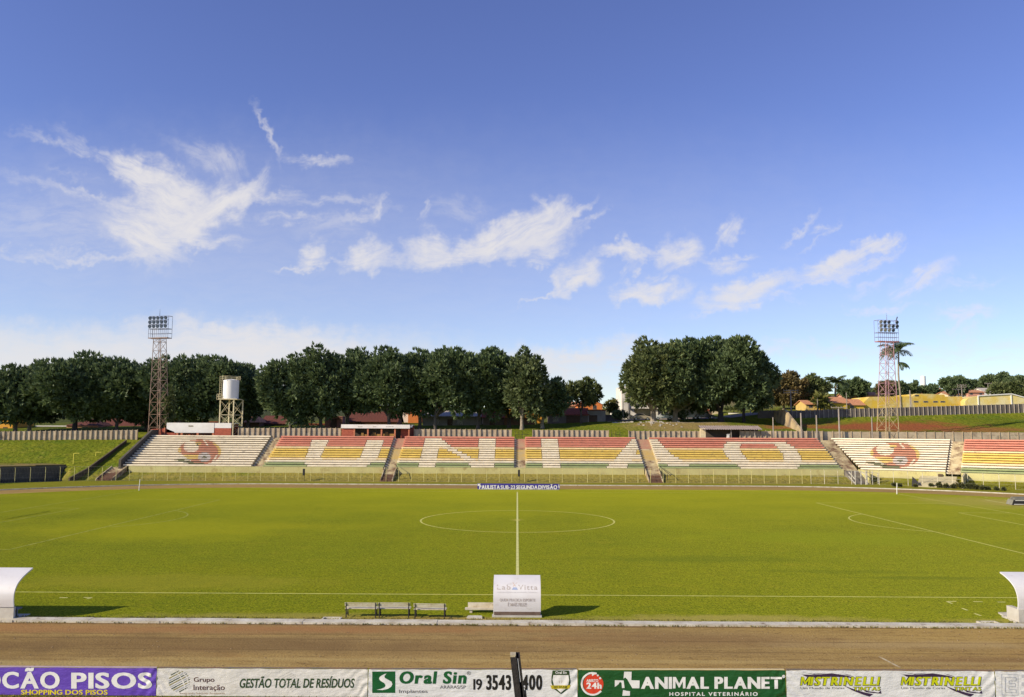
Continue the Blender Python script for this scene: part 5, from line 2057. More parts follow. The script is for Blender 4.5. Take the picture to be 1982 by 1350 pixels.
for px in (1893, 1957):
    b = MB()
    p, q_ = P(px, 766 if px < 1900 else 764, 187.9), P(px, 786, 187.9)
    b.box(p.x - .1, p.x + .1, 187.82, 188.0, q_.z, p.z)
    b.build('pilaster', WHITEF, t)
for (a, c, e, r_, Y, lab, wl) in ((1560, 1590, 783, 776, 189, 'sand coloured house end behind the banana plants', 'sand'), (1588, 1640, 780, 770, 188, 'yellow house with wavy clay roof beside the banana plants', 'yellow'),
                                  (1640, 1672, 784, 774, 189, 'yellow house with pale tiled roof next to the long yellow wall', 'yellow'), (1640, 1700, 766, 760, 230, 'far house with a clay roof behind the small palm', 'salmon')):
    house(a, c, e, Y, 7, lab, wl, 'gable_x', r_, TILE_P, wins=((a + 6, a + 12, e + 2, e + 6),))
for i, (a, c, e, r_, Y, wl, lab) in enumerate([(1752, 1782, 762, 758, 260, 'cream', 'small cream hill house beside the tall palm'), (1790, 1830, 760, 752, 300, 'sand', 'tan hill house under the white tower'),
                                               (1874, 1905, 760, 756, 270, 'salmon', 'salmon roofed hill house beyond the street lamp'), (1905, 1926, 758, 752, 285, 'white', 'little white house with a bright roof on the hill'),
                                               (1835, 1870, 764, 760, 250, 'cream', 'cream hill house below the round dark tree'), (1560, 1600, 770, 764, 260, 'white', 'white house far behind the bronze tree')]):
    house(a, c, e, Y, 8, lab, wl, 'gable_x', r_, TILE_P if wl != 'white' else ROOFG, wins=((a + 4, a + 8, e + 1.5, e + 4), (c - 9, c - 5, e + 1.5, e + 4)))
b = MB()
p = P(1786.5, 729, 420)
b.lathe((p.x, 420, hz(p.x, 420)), [(1.25, 0), (1.25, p.z - hz(p.x, 420)), (1.1, p.z - hz(p.x, 420) + .2)], 28)
tag(b.build('water_tower', TANKW, smooth=False), 'tall plain white cylindrical water tower on the hill skyline', 'water tower')

# pale roadside sheet under the trees and rubble by the white trunk
ROADM = field_material('road_dirt', [((.20, .17, .14), .4, (1, 1, 1), .4, .7, .7)], (.27, .23, .19), bump=.4, bscale=4)
b = MB()
xs_ = np.arange(20, 58, 2.)
for x in xs_:
    for y in (177, 179, 181, 183.5, 186, 188.5):
        b.v.append((x, y, hz(x, y) + .02))
b.f = [(i * 6 + j, (i + 1) * 6 + j, (i + 1) * 6 + j + 1, i * 6 + j + 1) for i in range(len(xs_) - 1) for j in range(5)]
b.m = [0] * len(b.f)
b.build('road', ROADM, kind='structure')
tufts = np.random.default_rng(31)
q = []
for n_, y0, y1 in ((5200, 36.99, 37.22), (1600, 37.2, 37.6), (700, 36.30, 36.42), (5200, 25.9, 26.66), (900, 26.8, 27.2)):
    x_ = tufts.uniform(-24, 24, n_ * 2)
    k_ = np.array([mnoise.noise((v * .9, y0, 4)) for v in x_])
    x_ = x_[k_ > tufts.uniform(-.5, .35, n_ * 2)][:n_]
    q.append(np.stack([x_, tufts.uniform(y0, y1, len(x_)), np.full(len(x_), .0)], 1))
q = np.concatenate(q)
me = leaf_mesh('grass_tufts', leaf_material('tuft_blade', (.09, .11, .012), (.30, .25, .06), scale=.6), q, np.tile([0, 0, 1.], (len(q), 1)), tufts, k=3, ln=.085, wd=.012, up=.6, spread=.45)
o = bpy.data.objects.new('grass_tufts', me)
C.objects.link(o)
o['kind'] = 'stuff'
RUB = mat('rubble', (.52, .47, .40), (.36, .31, .25), 3, rough=.95)
rnd = random.Random(12)
b = MB()
for i in range(70):
    x, y = (rnd.gauss(28.5, 2.2), rnd.gauss(164.5, 1.5)) if i < 40 else (rnd.uniform(20, 24), rnd.uniform(167, 170))
    s = rnd.uniform(.08, .3)
    z = hz(x, y) + s * .2
    v = [Vector((rnd.uniform(-1, 1), rnd.uniform(-1, 1), rnd.uniform(-.7, .7))) * s for _ in range(8)]
    b.hexa([Vector((x, y, z)) + Vector((a * s * rnd.uniform(.6, 1), c * s * rnd.uniform(.6, 1), d * s * .6)) for d in (-1, 1) for a, c in ((-1, -1), (1, -1), (1, 1), (-1, 1))])
o = b.build('rubble', RUB, kind='stuff')
b = MB()
for i in range(900):
    x, y = rnd.uniform(-23, 23), rnd.uniform(27.6, 36.3)
    s = rnd.choice((.006, .008, .011, .016)) * rnd.uniform(.7, 1.3)
    b.hexa([Vector((x, y, .008)) + Vector((a * s * rnd.uniform(.6, 1.2), c * s * rnd.uniform(.6, 1.2), (d + .6) * s * .7)) for d in (-1, 1) for a, c in ((-1, -1), (1, -1), (1, 1), (-1, 1))])
b.build('gravel', mat('loose_stones', (.38, .28, .15), (.20, .13, .07), 2.5, rough=.95), kind='stuff')

# ------------------------------------------------------------------ parked cars
TYRE = mat('tyre', (.012, .012, .012), (.02, .02, .02), 3, rough=.9)
RIM = mat('rim', (.45, .45, .47), (.35, .35, .37), 3, rough=.3, metal=.6)
LAMPM = mat('headlamp', (.75, .75, .72), (.6, .6, .6), 3, rough=.15)
TAILM = mat('tail_lamp', (.35, .02, .02), (.25, .02, .02), 3, rough=.2)


def car(px, Y, label, col, flip=False, van=False, ln=4.1):
    x = P(px, 815, Y).x
    z = hz(x, Y) + .03
    t = thing('parked_car', (x, Y, z), label, 'car', 'cars parked under the trees')
    m = mat('car_paint', col, tuple(c * .9 for c in col), 1, rough=.25, spec=.6)
    s = -1 if flip else 1
    w = .82
    if van:
        prof = [(-2.1, .35), (-2.15, 1.0), (-2.05, 2.0), (-1.9, 2.1), (.9, 2.12), (1.15, 2.0), (1.75, 1.15), (2.1, 1.0), (2.15, .45), (2.1, .32)]
        gl = [(1.05, 1.92), (1.62, 1.2), (.75, 1.2), (.55, 1.92)]
    else:
        prof = [(-2.0, .38), (-2.05, .75), (-1.95, .92), (-1.45, 1.0), (-.95, 1.38), (-.2, 1.46), (.45, 1.38), (1.05, .98), (1.85, .84), (2.03, .65), (2.03, .36), (1.9, .28)]
        gl = [(-1.25, 1.03), (-.88, 1.32), (-.2, 1.38), (.38, 1.31), (.85, 1.0)]
    k = ln / 4.1
    b = MB()
    b.prism([(x + s * a * k, Y - w, z + h) for a, h in prof], (0, 2 * w, 0))
    o = b.build('body', m, t)
    bev = o.modifiers.new('soft_edges', 'BEVEL')
    bev.width = .07
    bev.segments = 2
    b = MB()
    for y0, y1 in ((Y - w - .008, Y - w + .02), (Y + w - .02, Y + w + .008)):
        b.prism([(x + s * a * k, y0, z + h) for a, h in gl], (0, y1 - y0, 0))
    if van:
        b.hexa([(x + s * 1.2 * k, Y - .7, z + 1.95), (x + s * 1.74 * k, Y - .7, z + 1.2), (x + s * 1.74 * k, Y + .7, z + 1.2), (x + s * 1.2 * k, Y + .7, z + 1.95),
                (x + s * 1.23 * k, Y - .7, z + 1.97), (x + s * 1.78 * k, Y - .7, z + 1.22), (x + s * 1.78 * k, Y + .7, z + 1.22), (x + s * 1.23 * k, Y + .7, z + 1.97)])
    else:
        for (a0, h0, a1, h1) in ((.5, 1.36, 1.02, 1.0), (-1.0, 1.36, -1.42, 1.02)):
            b.hexa([(x + s * a0 * k, Y - .66, z + h0), (x + s * a1 * k, Y - .7, z + h1), (x + s * a1 * k, Y + .7, z + h1), (x + s * a0 * k, Y + .66, z + h0),
                    (x + s * a0 * k, Y - .66, z + h0 + .03), (x + s * a1 * k, Y - .7, z + h1 + .03), (x + s * a1 * k, Y + .7, z + h1 + .03), (x + s * a0 * k, Y + .66, z + h0 + .03)])
    b.build('window_glass', GLASS, t)
    for a in (-1.25, 1.3):
        for y in (Y - w + .06, Y + w - .06):
            b = MB()
            b.tube([(x + s * a * k, y - .1, z + .30), (x + s * a * k, y + .1, z + .30)], .31, 14)
            wh = b.build('wheel', TYRE, t)
            b = MB()
            b.tube([(x + s * a * k, y - .115, z + .30), (x + s * a * k, y + .115, z + .30)], .19, 12)
            b.build('rim', RIM, wh)
    for y in (-.55, .55):
        b = MB()
        b.box(x + s * 2.0 * k - .05, x + s * 2.0 * k + .05, Y + y - .16, Y + y + .16, z + .58, z + .74)
        b.build('headlight', LAMPM, t)
        b = MB()
        b.box(x - s * 2.03 * k - .05, x - s * 2.03 * k + .05, Y + y - .14, Y + y + .14, z + .68, z + .84)
        b.build('tail_light', TAILM, t)
    return t


car(1241, 178, 'tan car parked before the tall white house', (.36, .30, .22))
car(1284, 176, 'silver white car parked between the two pale trunks', (.55, .56, .58), True)
car(1333, 177, 'boxy light grey van with a slanted windscreen under the largest tree', (.50, .46, .40), True, True, 4.4)
car(1364, 176, 'dark car in the deep shade of the largest tree', (.025, .027, .035))

# ------------------------------------------------------------------ advertising hoardings along the near side of the track
YB_ = 26.75


def vinyl(name, col, wear=.9):
    return mat(name, col, tuple(c * wear for c in col), .9, rough=.42, spec=.35, bump=.9, bscale=1.4, stretch=(1, 1, 2.6), col3=tuple(c * .62 + d for c, d in zip(col, (.06, .04, .01))), scale3=1.6, edge3=(.60, .80))


V_PURPLE = vinyl('purple_vinyl', lin(104, 72, 176))
V_WHITE = vinyl('white_vinyl', (.72, .70, .67), .95)
V_CREAM = vinyl('cream_vinyl', (.70, .66, .60), .94)
V_GREEN = vinyl('green_vinyl', lin(34, 84, 40))
INK = {k: mat('ink_' + k, lin(*c), tuple(x * .9 for x in lin(*c)), 3, rough=.5) for k, c in dict(
    white=(232, 228, 222), yellow=(226, 206, 40), lime=(196, 200, 20), black=(36, 32, 28), green=(24, 88, 44), darkgreen=(52, 72, 40), brown=(96, 62, 52), grey=(110, 106, 100),
    lightgrey=(186, 186, 188), olive=(150, 138, 60), red=(218, 70, 44), violet=(62, 44, 70), gold=(196, 176, 40), faint=(214, 208, 198), tan=(186, 160, 130), blue=(130, 150, 196),
    orange=(214, 130, 84), navy=(62, 48, 128), palegold=(216, 196, 150)).items()}
STEEL = mat('hoarding_steel', (.16, .14, .12), (.22, .13, .08), 2, rough=.7)


FACE = [None]


def hoarding(px0, px1, m, label, top=(1293, 1296), bot=1347.2, rim=None, seed=1):
    a, c = P(px0, 1320, YB_).x, P(px1, 1320, YB_).x
    z0 = .02
    zl, zr = P(px0, top[0], YB_).z, P(px1, top[1], YB_).z
    t = thing('advertising_hoarding', ((a + c) / 2, YB_, 0), label, 'advertising board', 'advertising boards along the track')
    nx, nz = 200, 26
    b = MB()

    def sheet(f, g):
        """How far the stretched vinyl lies off its plane."""
        e = min(f, 1 - f) * (c - a)
        crease = math.exp(-e / .45) * .011 * math.sin((g * (1.2 if f < .5 else 1) + e * 1.2) * 15 + seed + 3 * mnoise.noise((e * 3, g * 2, seed)))
        return .012 * mnoise.noise((f * 9 + seed * 3.1, g * 1.2, 0)) + .004 * mnoise.noise((f * 26, g * 4, seed)) + crease

    def face(lift):
        def fn(u, v):
            p = P(u, v, YB_)
            f = min(max((p.x - a) / (c - a), 0), 1)
            g = min(max((p.z - z0) / (zl - z0), 0), 1)
            return Vector((p.x, YB_ + sheet(f, g) - lift, p.z))
        return fn
    FACE[0] = face
    for j in range(nz + 1):
        for i in range(nx + 1):
            f, g = i / nx, j / nz
            sag = (-.012 * abs(math.sin(f * math.pi * 5 + seed)) - .010 * mnoise.noise((f * 14, seed, 0))) * (g ** 3)
            b.v.append((a + (c - a) * f, YB_ + sheet(f, g), z0 + (zl + (zr - zl) * f - z0) * g + sag))
    for j in range(nz):
        for i in range(nx):
            k = j * (nx + 1) + i
            b.f.append((k, k + 1, k + nx + 2, k + nx + 1))
    b.m = [0] * len(b.f)
    b.build('panel', m, t, smooth=True)
    n = 4
    for i in range(n):
        x = a + .1 + (c - a - .2) * i / (n - 1)
        p = MB()
        p.box(x - .03, x + .03, YB_ + .06, YB_ + .12, -.1, min(zl, zr) - .02)
        p.build('post', STEEL, t)
    p = MB()
    p.bar((a + .02, YB_ + .055, zl + .008), (c - .02, YB_ + .055, zr + .008), .05, .03)
    p.build('top_rail', rim or STEEL, t)
    return t


S = lambda u, v: FACE[0](.006)(u, v)                      # the printed face of the board last built, in photograph units


def let(t, body, ink, u0, u1, v0, v1, bold=0., shear=0., space=1., heavy=0.):
    return lettering(body, INK[ink], t, (u0, u1, v1, v0), S, bold, shear, space, fine=70, heavy=heavy)


# purple board
t = hoarding(-110, 302.5, V_PURPLE, 'purple board with white and yellow floor shop lettering', (1291, 1293.5), 1346, seed=1, rim=mat('pinkish_rim', (.5, .38, .42), (.4, .3, .34), 2))
let(t, 'LOCÃO', 'white', -62, 116, 1292.8, 1333.5, .02, heavy=.022)
let(t, 'PISOS', 'white', 138, 294.5, 1302, 1333.5, .02, 0, 1.06, .022)
let(t, 'SHOPPING DOS PISOS', 'yellow', 41, 208.5, 1335.5, 1345, .015, 0, 1.05, .02)
# waste management board
t = hoarding(303.5, 711.5, V_CREAM, 'cream board with green slanted lettering and a striped globe mark', (1293.6, 1295.5), seed=2)
let(t, 'Grupo', 'brown', 375, 415, 1311, 1323, .008)
let(t, 'Interação', 'brown', 374.5, 435, 1325.5, 1338.5, .008)
let(t, 'Integrando Soluções Ambientais', 'tan', 348, 435, 1340.5, 1345)
let(t, 'GESTÃO TOTAL DE RESÍDUOS', 'darkgreen', 464, 686.5, 1309, 1332, .022, .22)
rnd = random.Random(5)
for ink, off in (('darkgreen', 0), ('olive', 1), ('lightgrey', 2)):   # globe of slanted dashes
    polys = []
    for k in range(10):
        if k % 3 != off:
            continue
        f = -1 + 2 * (k + .5) / 10
        hwid = math.sqrt(1 - f * f) * 19
        cx, cy = 346 + f * 9, 1318.5 + f * 18
        u0 = cx - hwid * .95
        for q in range(3):
            u1 = u0 + hwid * (1.2, .35, .16)[q]
            sl = -.52
            polys.append([(u0, cy + (u0 - cx) * sl), (u0 + .8, cy + (u0 - cx) * sl + 1.5), (u1 + .4, cy + (u1 - cx) * sl + 1.2), (u1, cy + (u1 - cx) * sl)])
            u0 = u1 + hwid * .12
    poly_part('globe_mark', polys, INK[ink], t, S, fine=6)
polys = []
for k in range(9):
    f = k / 9
    u0 = 536 + f * 30
    polys.append([(u0, 1310 + f * 30), (u0 + 24, 1299 + f * 28), (u0 + 26, 1300.5 + f * 28), (u0 + 2, 1312.5 + f * 30)])
poly_part('faint_globe_mark', polys, INK['faint'], t, lambda u, v: FACE[0](0.004)(u, v), fine=6)
# dental board
t = hoarding(713, 1117.5, V_WHITE, 'white board with a green square mark, phone number and small shield', (1296, 1296.3), seed=3)
poly_part('logo_square', [[(720.5, 1300), (765, 1300), (765, 1341.5), (720.5, 1341.5)]], INK['green'], t, lambda u, v: FACE[0](0.004)(u, v), fine=6)
poly_part('logo_swirl', [[(748, 1304), (741, 1306.5), (735, 1310.5), (733.5, 1314.5), (737, 1318.5), (744, 1322.5), (746.5, 1326.5), (745, 1330.5), (738, 1333.5), (729, 1335.5),
                          (741, 1336), (751, 1333.5), (757, 1329.5), (759.5, 1325), (758, 1320), (752, 1316.5), (745, 1312.5), (744, 1309)]], INK['white'], t, S, fine=6)
let(t, 'Oral Sin', 'green', 773, 903, 1299.5, 1324, .022, .12, 1.04, .03)
let(t, '®', 'grey', 903.5, 911, 1299.5, 1307)
let(t, 'Implantes', 'grey', 772.5, 827.5, 1335, 1343.5, .006)
let(t, 'ARARAS/SP', 'grey', 851.5, 901.5, 1327, 1333.3)
let(t, '19', 'black', 916, 933, 1314.5, 1335.8, .01, 0, 1., .02)
let(t, '3543 6400', 'black', 941, 1049.5, 1306.3, 1336, .02, 0, 1., .03)
for ink, pl, dy in (('darkgreen', [(1069.5, 1298), (1101, 1298), (1103, 1310), (1104, 1322), (1100, 1334), (1086, 1344), (1072, 1334), (1067, 1322), (1067.5, 1310)], .030),
                    ('white', [(1071, 1307), (1100, 1307), (1101.5, 1316), (1099, 1330), (1085.5, 1341), (1073, 1330), (1069.5, 1316)], .033),
                    ('gold', [(1065, 1327), (1104.5, 1326.5), (1102, 1333), (1068, 1334)], .036)):
    poly_part('shield', [pl], INK[ink], t, lambda u, v, d=dy: FACE[0]((d - .030) * .5 + .0045)(u, v), fine=6)
lettering('Oral Sin', INK['white'], t, (1075, 1097, 1304.5, 1299.5), lambda u, v: FACE[0](0.007)(u, v), .02, fine=70)
lettering('DO BRASIL', INK['darkgreen'], t, (1072, 1099, 1332, 1328), lambda u, v: FACE[0](0.010)(u, v), .01, fine=70)
lettering('17', INK['tan'], t, (1082, 1089, 1323, 1318), lambda u, v: FACE[0](0.007)(u, v))
# veterinary board
t = hoarding(1119, 1520.5, V_GREEN, 'dark green board with a white cross and red round clock mark', (1297, 1297.5), seed=4, rim=INK['palegold'])


def disc(u, v, r, n=28, ry=None):
    return [(u + r * math.cos(2 * math.pi * k / n), v + (ry or r) * math.sin(2 * math.pi * k / n)) for k in range(n)]


def ring(u, v, r0, r1, a0, a1, n=24):
    o_ = [(u + r1 * math.cos(a0 + (a1 - a0) * k / n), v + r1 * math.sin(a0 + (a1 - a0) * k / n)) for k in range(n + 1)]
    i_ = [(u + r0 * math.cos(a0 + (a1 - a0) * k / n), v + r0 * math.sin(a0 + (a1 - a0) * k / n)) for k in range(n, -1, -1)]
    return [[o_[k], o_[k + 1], i_[n - 1 - k], i_[n - k]] for k in range(n)]


poly_part('clock_disc', [disc(1148.5, 1324.5, 19.5)], INK['red'], t, lambda u, v: FACE[0](0.004)(u, v), fine=6)
poly_part('clock_arrow', ring(1147, 1324, 19.5, 23, R(40), R(292)) + [[(1145, 1300.5), (1152, 1305), (1146, 1309)]] + [disc(1157, 1307.5, 2, 10), disc(1161.5, 1313, 2.2, 10)], INK['white'], t, S, fine=6)
let(t, 'ABERTO', 'white', 1135, 1158, 1315, 1320.5, .035)
let(t, '24h', 'white', 1135, 1164.5, 1321.5, 1333.5, .02, 0, 1.05, .04)
poly_part('cross_mark', [[(1208, 1300.5), (1222.5, 1300.5), (1222, 1317), (1238, 1317.5), (1237.5, 1332.5), (1224, 1332.5), (1219, 1324), (1214, 1315), (1210, 1311.5), (1207, 1314)],
                         [(1190, 1317), (1207, 1317.5), (1209, 1332), (1204, 1332.5), (1203, 1322), (1200, 1320), (1197, 1325), (1190, 1330)],
                         [(1206, 1336), (1212, 1337.5), (1219.5, 1338.5), (1219, 1347), (1204.5, 1347)]], INK['white'], t, S, fine=6)
let(t, 'ANIMAL PLANET', 'white', 1240.5, 1513, 1310.5, 1333.5, .022, 0, 1.05, .035)
let(t, 'HOSPITAL VETERINÁRIO', 'white', 1295.5, 1466.5, 1338.3, 1347.3, .03, 0, 1.35)
poly_part('small_disc', [disc(1516.5, 1309.5, 3.2, 14)], INK['white'], t, S, fine=6)
# paint shop board
t = hoarding(1522, 1925, V_WHITE, 'white board with two lime and violet slanted paint shop marks', (1297.5, 1299.5), seed=5)
for du in (0, 195):
    poly_part('brush_stroke', [[(1547 + du, 1304), (1552 + du, 1306), (1575 + du, 1306.5), (1610 + du, 1303.5), (1640 + du, 1308), (1660 + du, 1314), (1642 + du, 1312), (1612 + du, 1310), (1580 + du, 1312), (1560 + du, 1310)],
                               [(1550 + du, 1301), (1572 + du, 1304.5), (1600 + du, 1303), (1575 + du, 1306)],
                               [(1632 + du, 1327), (1655 + du, 1335), (1675 + du, 1341), (1690 + du, 1344), (1683 + du, 1349), (1668 + du, 1344), (1650 + du, 1337)],
                               [(1664 + du, 1331), (1680 + du, 1338), (1700 + du, 1341), (1705 + du, 1337), (1706 + du, 1343), (1692 + du, 1342), (1676 + du, 1340)],
                               [(1632 + du, 1304), (1645 + du, 1307), (1652 + du, 1310), (1640 + du, 1307)]], INK['violet'], t, lambda u, v: FACE[0](0.004)(u, v), fine=6)
    lettering('MISTRINELLI', INK['black'], t, (1547.6 + du, 1704.6 + du, 1328.0, 1309.6), lambda u, v: FACE[0](0.006)(u, v), .025, .18, 1.05, fine=70, heavy=.06)
    lettering('MISTRINELLI', INK['lime'], t, (1548.5 + du, 1703.5 + du, 1327, 1310.3), lambda u, v: FACE[0](0.009)(u, v), .015, .18, 1.05, fine=70, heavy=.04)
    lettering('Um Mundo de Cores', INK['grey'], t, (1549 + du, 1634 + du, 1334, 1330), S)
    lettering('TINTAS', INK['black'], t, (1651 + du, 1704.5 + du, 1337.2, 1329.5), lambda u, v: FACE[0](0.007)(u, v), .02, .1, 1.05, fine=70, heavy=.05)
    lettering('TINTAS', INK['lime'], t, (1652 + du, 1703.5 + du, 1336.4, 1330.2), lambda u, v: FACE[0](0.010)(u, v), .012, .1, 1.05, fine=70, heavy=.03)
# last pale board, cut by the frame
t = hoarding(1926.5, 2140, V_WHITE, 'pale board with a thin outlined square letter mark at the frame edge', (1299.5, 1301), seed=6)


def frame_lines(pts, w=.9):
    out = []
    for (a, c) in zip(pts, pts[1:]):
        d = Vector((c[0] - a[0], c[1] - a[1]))
        n_ = Vector((-d.y, d.x)).normalized() * w / 2
        out.append([(a[0] - n_.x, a[1] - n_.y), (c[0] - n_.x, c[1] - n_.y), (c[0] + n_.x, c[1] + n_.y), (a[0] + n_.x, a[1] + n_.y)])
    return out


poly_part('square_outline', frame_lines([(1938, 1305), (1970, 1306), (1970, 1346), (1939, 1345), (1938, 1305)]), INK['lightgrey'], t, S, fine=6)
poly_part('letter_outline', frame_lines([(1945, 1311), (1966, 1311.5), (1966, 1318), (1952, 1318), (1952, 1323), (1965, 1323), (1965, 1329), (1952, 1329), (1952, 1334), (1966, 1335), (1966, 1341), (1945, 1340), (1945, 1311)]),
          INK['lightgrey'], t, lambda u, v: FACE[0](0.009)(u, v), fine=6)
poly_part('letter_bars', [[(1977, 1306), (2000, 1306), (2000, 1312), (1977, 1312)], [(1977, 1321), (2000, 1321), (2000, 1328), (1977, 1328)], [(1976, 1338), (2000, 1338), (2000, 1344), (1976, 1344)]], INK['lightgrey'], t, S, fine=6)

# ------------------------------------------------------------------ dark leaning post in the front
YP = 14.
tp = P(987.5, 1273, YP)
lean = Vector((.125, 0, -1))
t = thing('leaning_post', (tp.x + .6, YP, 0), 'dark rusty steel post leaning in front of the phone number board', 'post')
RUSTY = mat('dark_rusty_steel', (.040, .030, .026), (.020, .018, .018), 5, rough=.75, bump=.5, bscale=14, col3=(.10, .055, .03), scale3=4, edge3=(.60, .78))
b = MB()


def lean_bar(x0, x1, y0, y1, ztop, mi=0, zlow=0., top2=None):
    """A sheared upright: plan rectangle x0..x1, y0..y1 at the top, running down along the lean."""
    def at(x, y, z):
        return (tp.x + x + .125 * (tp.z - z), YP + y, z)
    t2 = top2 if top2 is not None else ztop
    b.hexa([at(x0, y0, zlow), at(x1, y0, zlow), at(x1, y1, zlow), at(x0, y1, zlow), at(x0, y0, ztop), at(x1, y0, t2), at(x1, y1, t2), at(x0, y1, ztop)], mi)


lean_bar(0, .105, 0, .016, tp.z, 0, 0, tp.z + .005)           # near flange
lean_bar(.085, .10, .016, .22, tp.z + .02)                   # web
lean_bar(.10, .165, .205, .22, tp.z + .03)
lean_bar(.145, .165, -.03, .205, tp.z + .02)
lean_bar(0, .10, .205, .22, tp.z + .03)
b.build('steel_section', RUSTY, t)
b = MB()
lean_bar(.004, .098, .0165, .2045, tp.z + .035, 0, tp.z - .12)
b.build('mortar_cap', mat('pale_mortar', (.56, .48, .30), (.42, .35, .22), 6, rough=.95, bump=.4, bscale=20), t)
b = MB()
lean_bar(.118, .130, .01, .02, tp.z - .02, 0, tp.z - .40)
b.build('paint_strip', mat('white_drip', (.75, .73, .70), (.6, .58, .54), 6), t)
b = MB()
pts = [P(u, v, YP - .05) for u, v in ((1013, 1331), (1015.5, 1331.5), (1016.5, 1335), (1015, 1341), (1014, 1347), (1013.5, 1352))]
b.tube(pts, .006, 5)
b.build('loose_wire', mat('wire_black', (.02, .02, .02), (.03, .03, .03), 3), t)
b = MB()
lean_bar(.165, .20, -.02, .1, P(1012, 1340, YP).z, 0, 1.5)
b.build('bracket', RUSTY, t)

# ------------------------------------------------------------------ team shelters
SHELL = mat('white_fibreglass', (.70, .68, .655), (.63, .60, .575), .8, rough=.42, spec=.35, col3=(.50, .46, .40), scale3=1.6, edge3=(.60, .80))
BLOCKM = mat('shelter_block', (.55, .52, .45), (.44, .40, .33), .9, rough=.95, bump=.3, bscale=7)  # grey-white of the base blocks, plinth and floor slabs


def smooth_profile(pts, n=6):
    out = []
    for i in range(len(pts) - 1):
        p0, p1, p2, p3 = pts[max(i - 1, 0)], pts[i], pts[i + 1], pts[min(i + 2, len(pts) - 1)]
        for k in range(n):
            s = k / n
            out.append(tuple(.5 * (2 * p1[j] + (p2[j] - p0[j]) * s + (2 * p0[j] - 5 * p1[j] + 4 * p2[j] - p3[j]) * s * s + (3 * p1[j] - p0[j] - 3 * p2[j] + p3[j]) * s ** 3) for j in (0, 1)))
    return out + [tuple(pts[-1])]


def shelter(x0, x1, prof, base_h, yb, label, floor=1.25, pillar=None):
    """prof: (y, z) curve of the shell from the foot of its back to the roof's front lip."""
    t = thing('team_shelter', ((x0 + x1) / 2, yb, 0), label, 'dugout', 'team shelters beside the pitch')
    pr = smooth_profile(prof)
    th = .055
    b = MB()
    inn = []
    for i, (y, z) in enumerate(pr):
        a, c = pr[max(i - 1, 0)], pr[min(i + 1, len(pr) - 1)]
        d = Vector((c[0] - a[0], c[1] - a[1])).normalized()
        inn.append((y + d.y * th, z - d.x * th))
    n = len(pr)
    for x in (x0, x1):
        b.v += [(x, y, z) for y, z in pr] + [(x, y, z) for y, z in inn]
    m_ = 2 * n
    for i in range(n - 1):
        b.f += [(i, i + m_, i + 1 + m_, i + 1), (n + i, n + i + 1, n + i + 1 + m_, n + i + m_), (i, i + 1, n + i + 1, n + i), (m_ + i, m_ + n + i, m_ + n + i + 1, m_ + i + 1)]
    b.f += [(0, n, n + m_, m_), (n - 1, n - 1 + m_, 2 * n - 1 + m_, 2 * n - 1)]
    b.m = [0] * len(b.f)
    o = b.build('shell', SHELL, t)
    o.data.polygons.foreach_set('use_smooth', [True] * len(o.data.polygons))
    o.data.set_sharp_from_angle(angle=R(40))
    b = MB()
    b.box(x0 + .02, x1 - .02, yb + .02, yb + .16, -.1, base_h)
    if pillar:
        b.box(*pillar)
    b.build('base_block', BLOCKM, t)
    b = MB()
    b.box(x0 + .1, x1 - .1, yb + .42, yb + .80, .38, .44)
    for x in np.linspace(x0 + .3, x1 - .3, 3 if x1 - x0 < 3 else 5):
        b.box(x - .03, x + .03, yb + .5, yb + .56, .02, .38)
        b.box(x - .03, x + .03, yb + .7, yb + .76, .02, .38)
    b.build('bench', mat('shelter_bench', (.20, .20, .21), (.15, .15, .16), 2), t)
    b = MB()
    b.box(x0 - .02, x1 + .02, yb + .165, yb + floor, -.05, .03)
    b.build('floor_slab', BLOCKM, t)
    return t, pr


shelter(-28.6, -22.45, [(36.70, .60), (36.66, .80), (36.64, 1.0), (36.67, 1.25), (36.84, 1.56), (37.18, 1.80), (37.60, 1.98), (37.98, 2.11)], .585, 36.72,
        'white curved team shelter casting a long shadow toward the three benches')
shelter(22.62, 28.8, [(37.36, .60), (37.32, .80), (37.31, 1.0), (37.35, 1.25), (37.52, 1.56), (37.86, 1.80), (38.25, 1.96), (38.60, 2.06)], .585, 37.38,
        'white curved team shelter with a white corner block, above the paint shop board', pillar=(22.60, 22.85, 37.30, 38.2, -.1, .62))
b = MB()
p = [G(1932, 1188), G(1966, 1188), G(1969, 1208), G(1966, 1208.5)]
b.prism([(q.x, q.y, 0) for q in p], (0, 0, .07))
tag(b.build('concrete_apron', KERB), 'small white triangular concrete slab beside the shelter by the paint boards', 'slab')
t, pr = shelter(-1.07, 1.12, [(38.02, .22), (37.99, .45), (37.98, .70), (38.0, .95), (38.1, 1.2), (38.32, 1.42), (38.66, 1.59), (39.02, 1.72)], .1, 38.0,
                'small white middle shelter with faded sponsor lettering on its back, near the halfway line')
b = MB()
b.box(-1.03, 1.1, 37.99, 38.06, .10, .24)
b.build('gap_strip', mat('gap_brown', (.11, .07, .05), (.17, .12, .09), 3, rough=.9), t)  # added strip, coloured dark for the shaded gap under the shell
b = MB()
b.box(-1.12, 1.16, 37.92, 38.2, -.05, .085)
b.build('plinth', BLOCKM, t)
ys = [proj((0, y, z))[1] for y, z in pr]


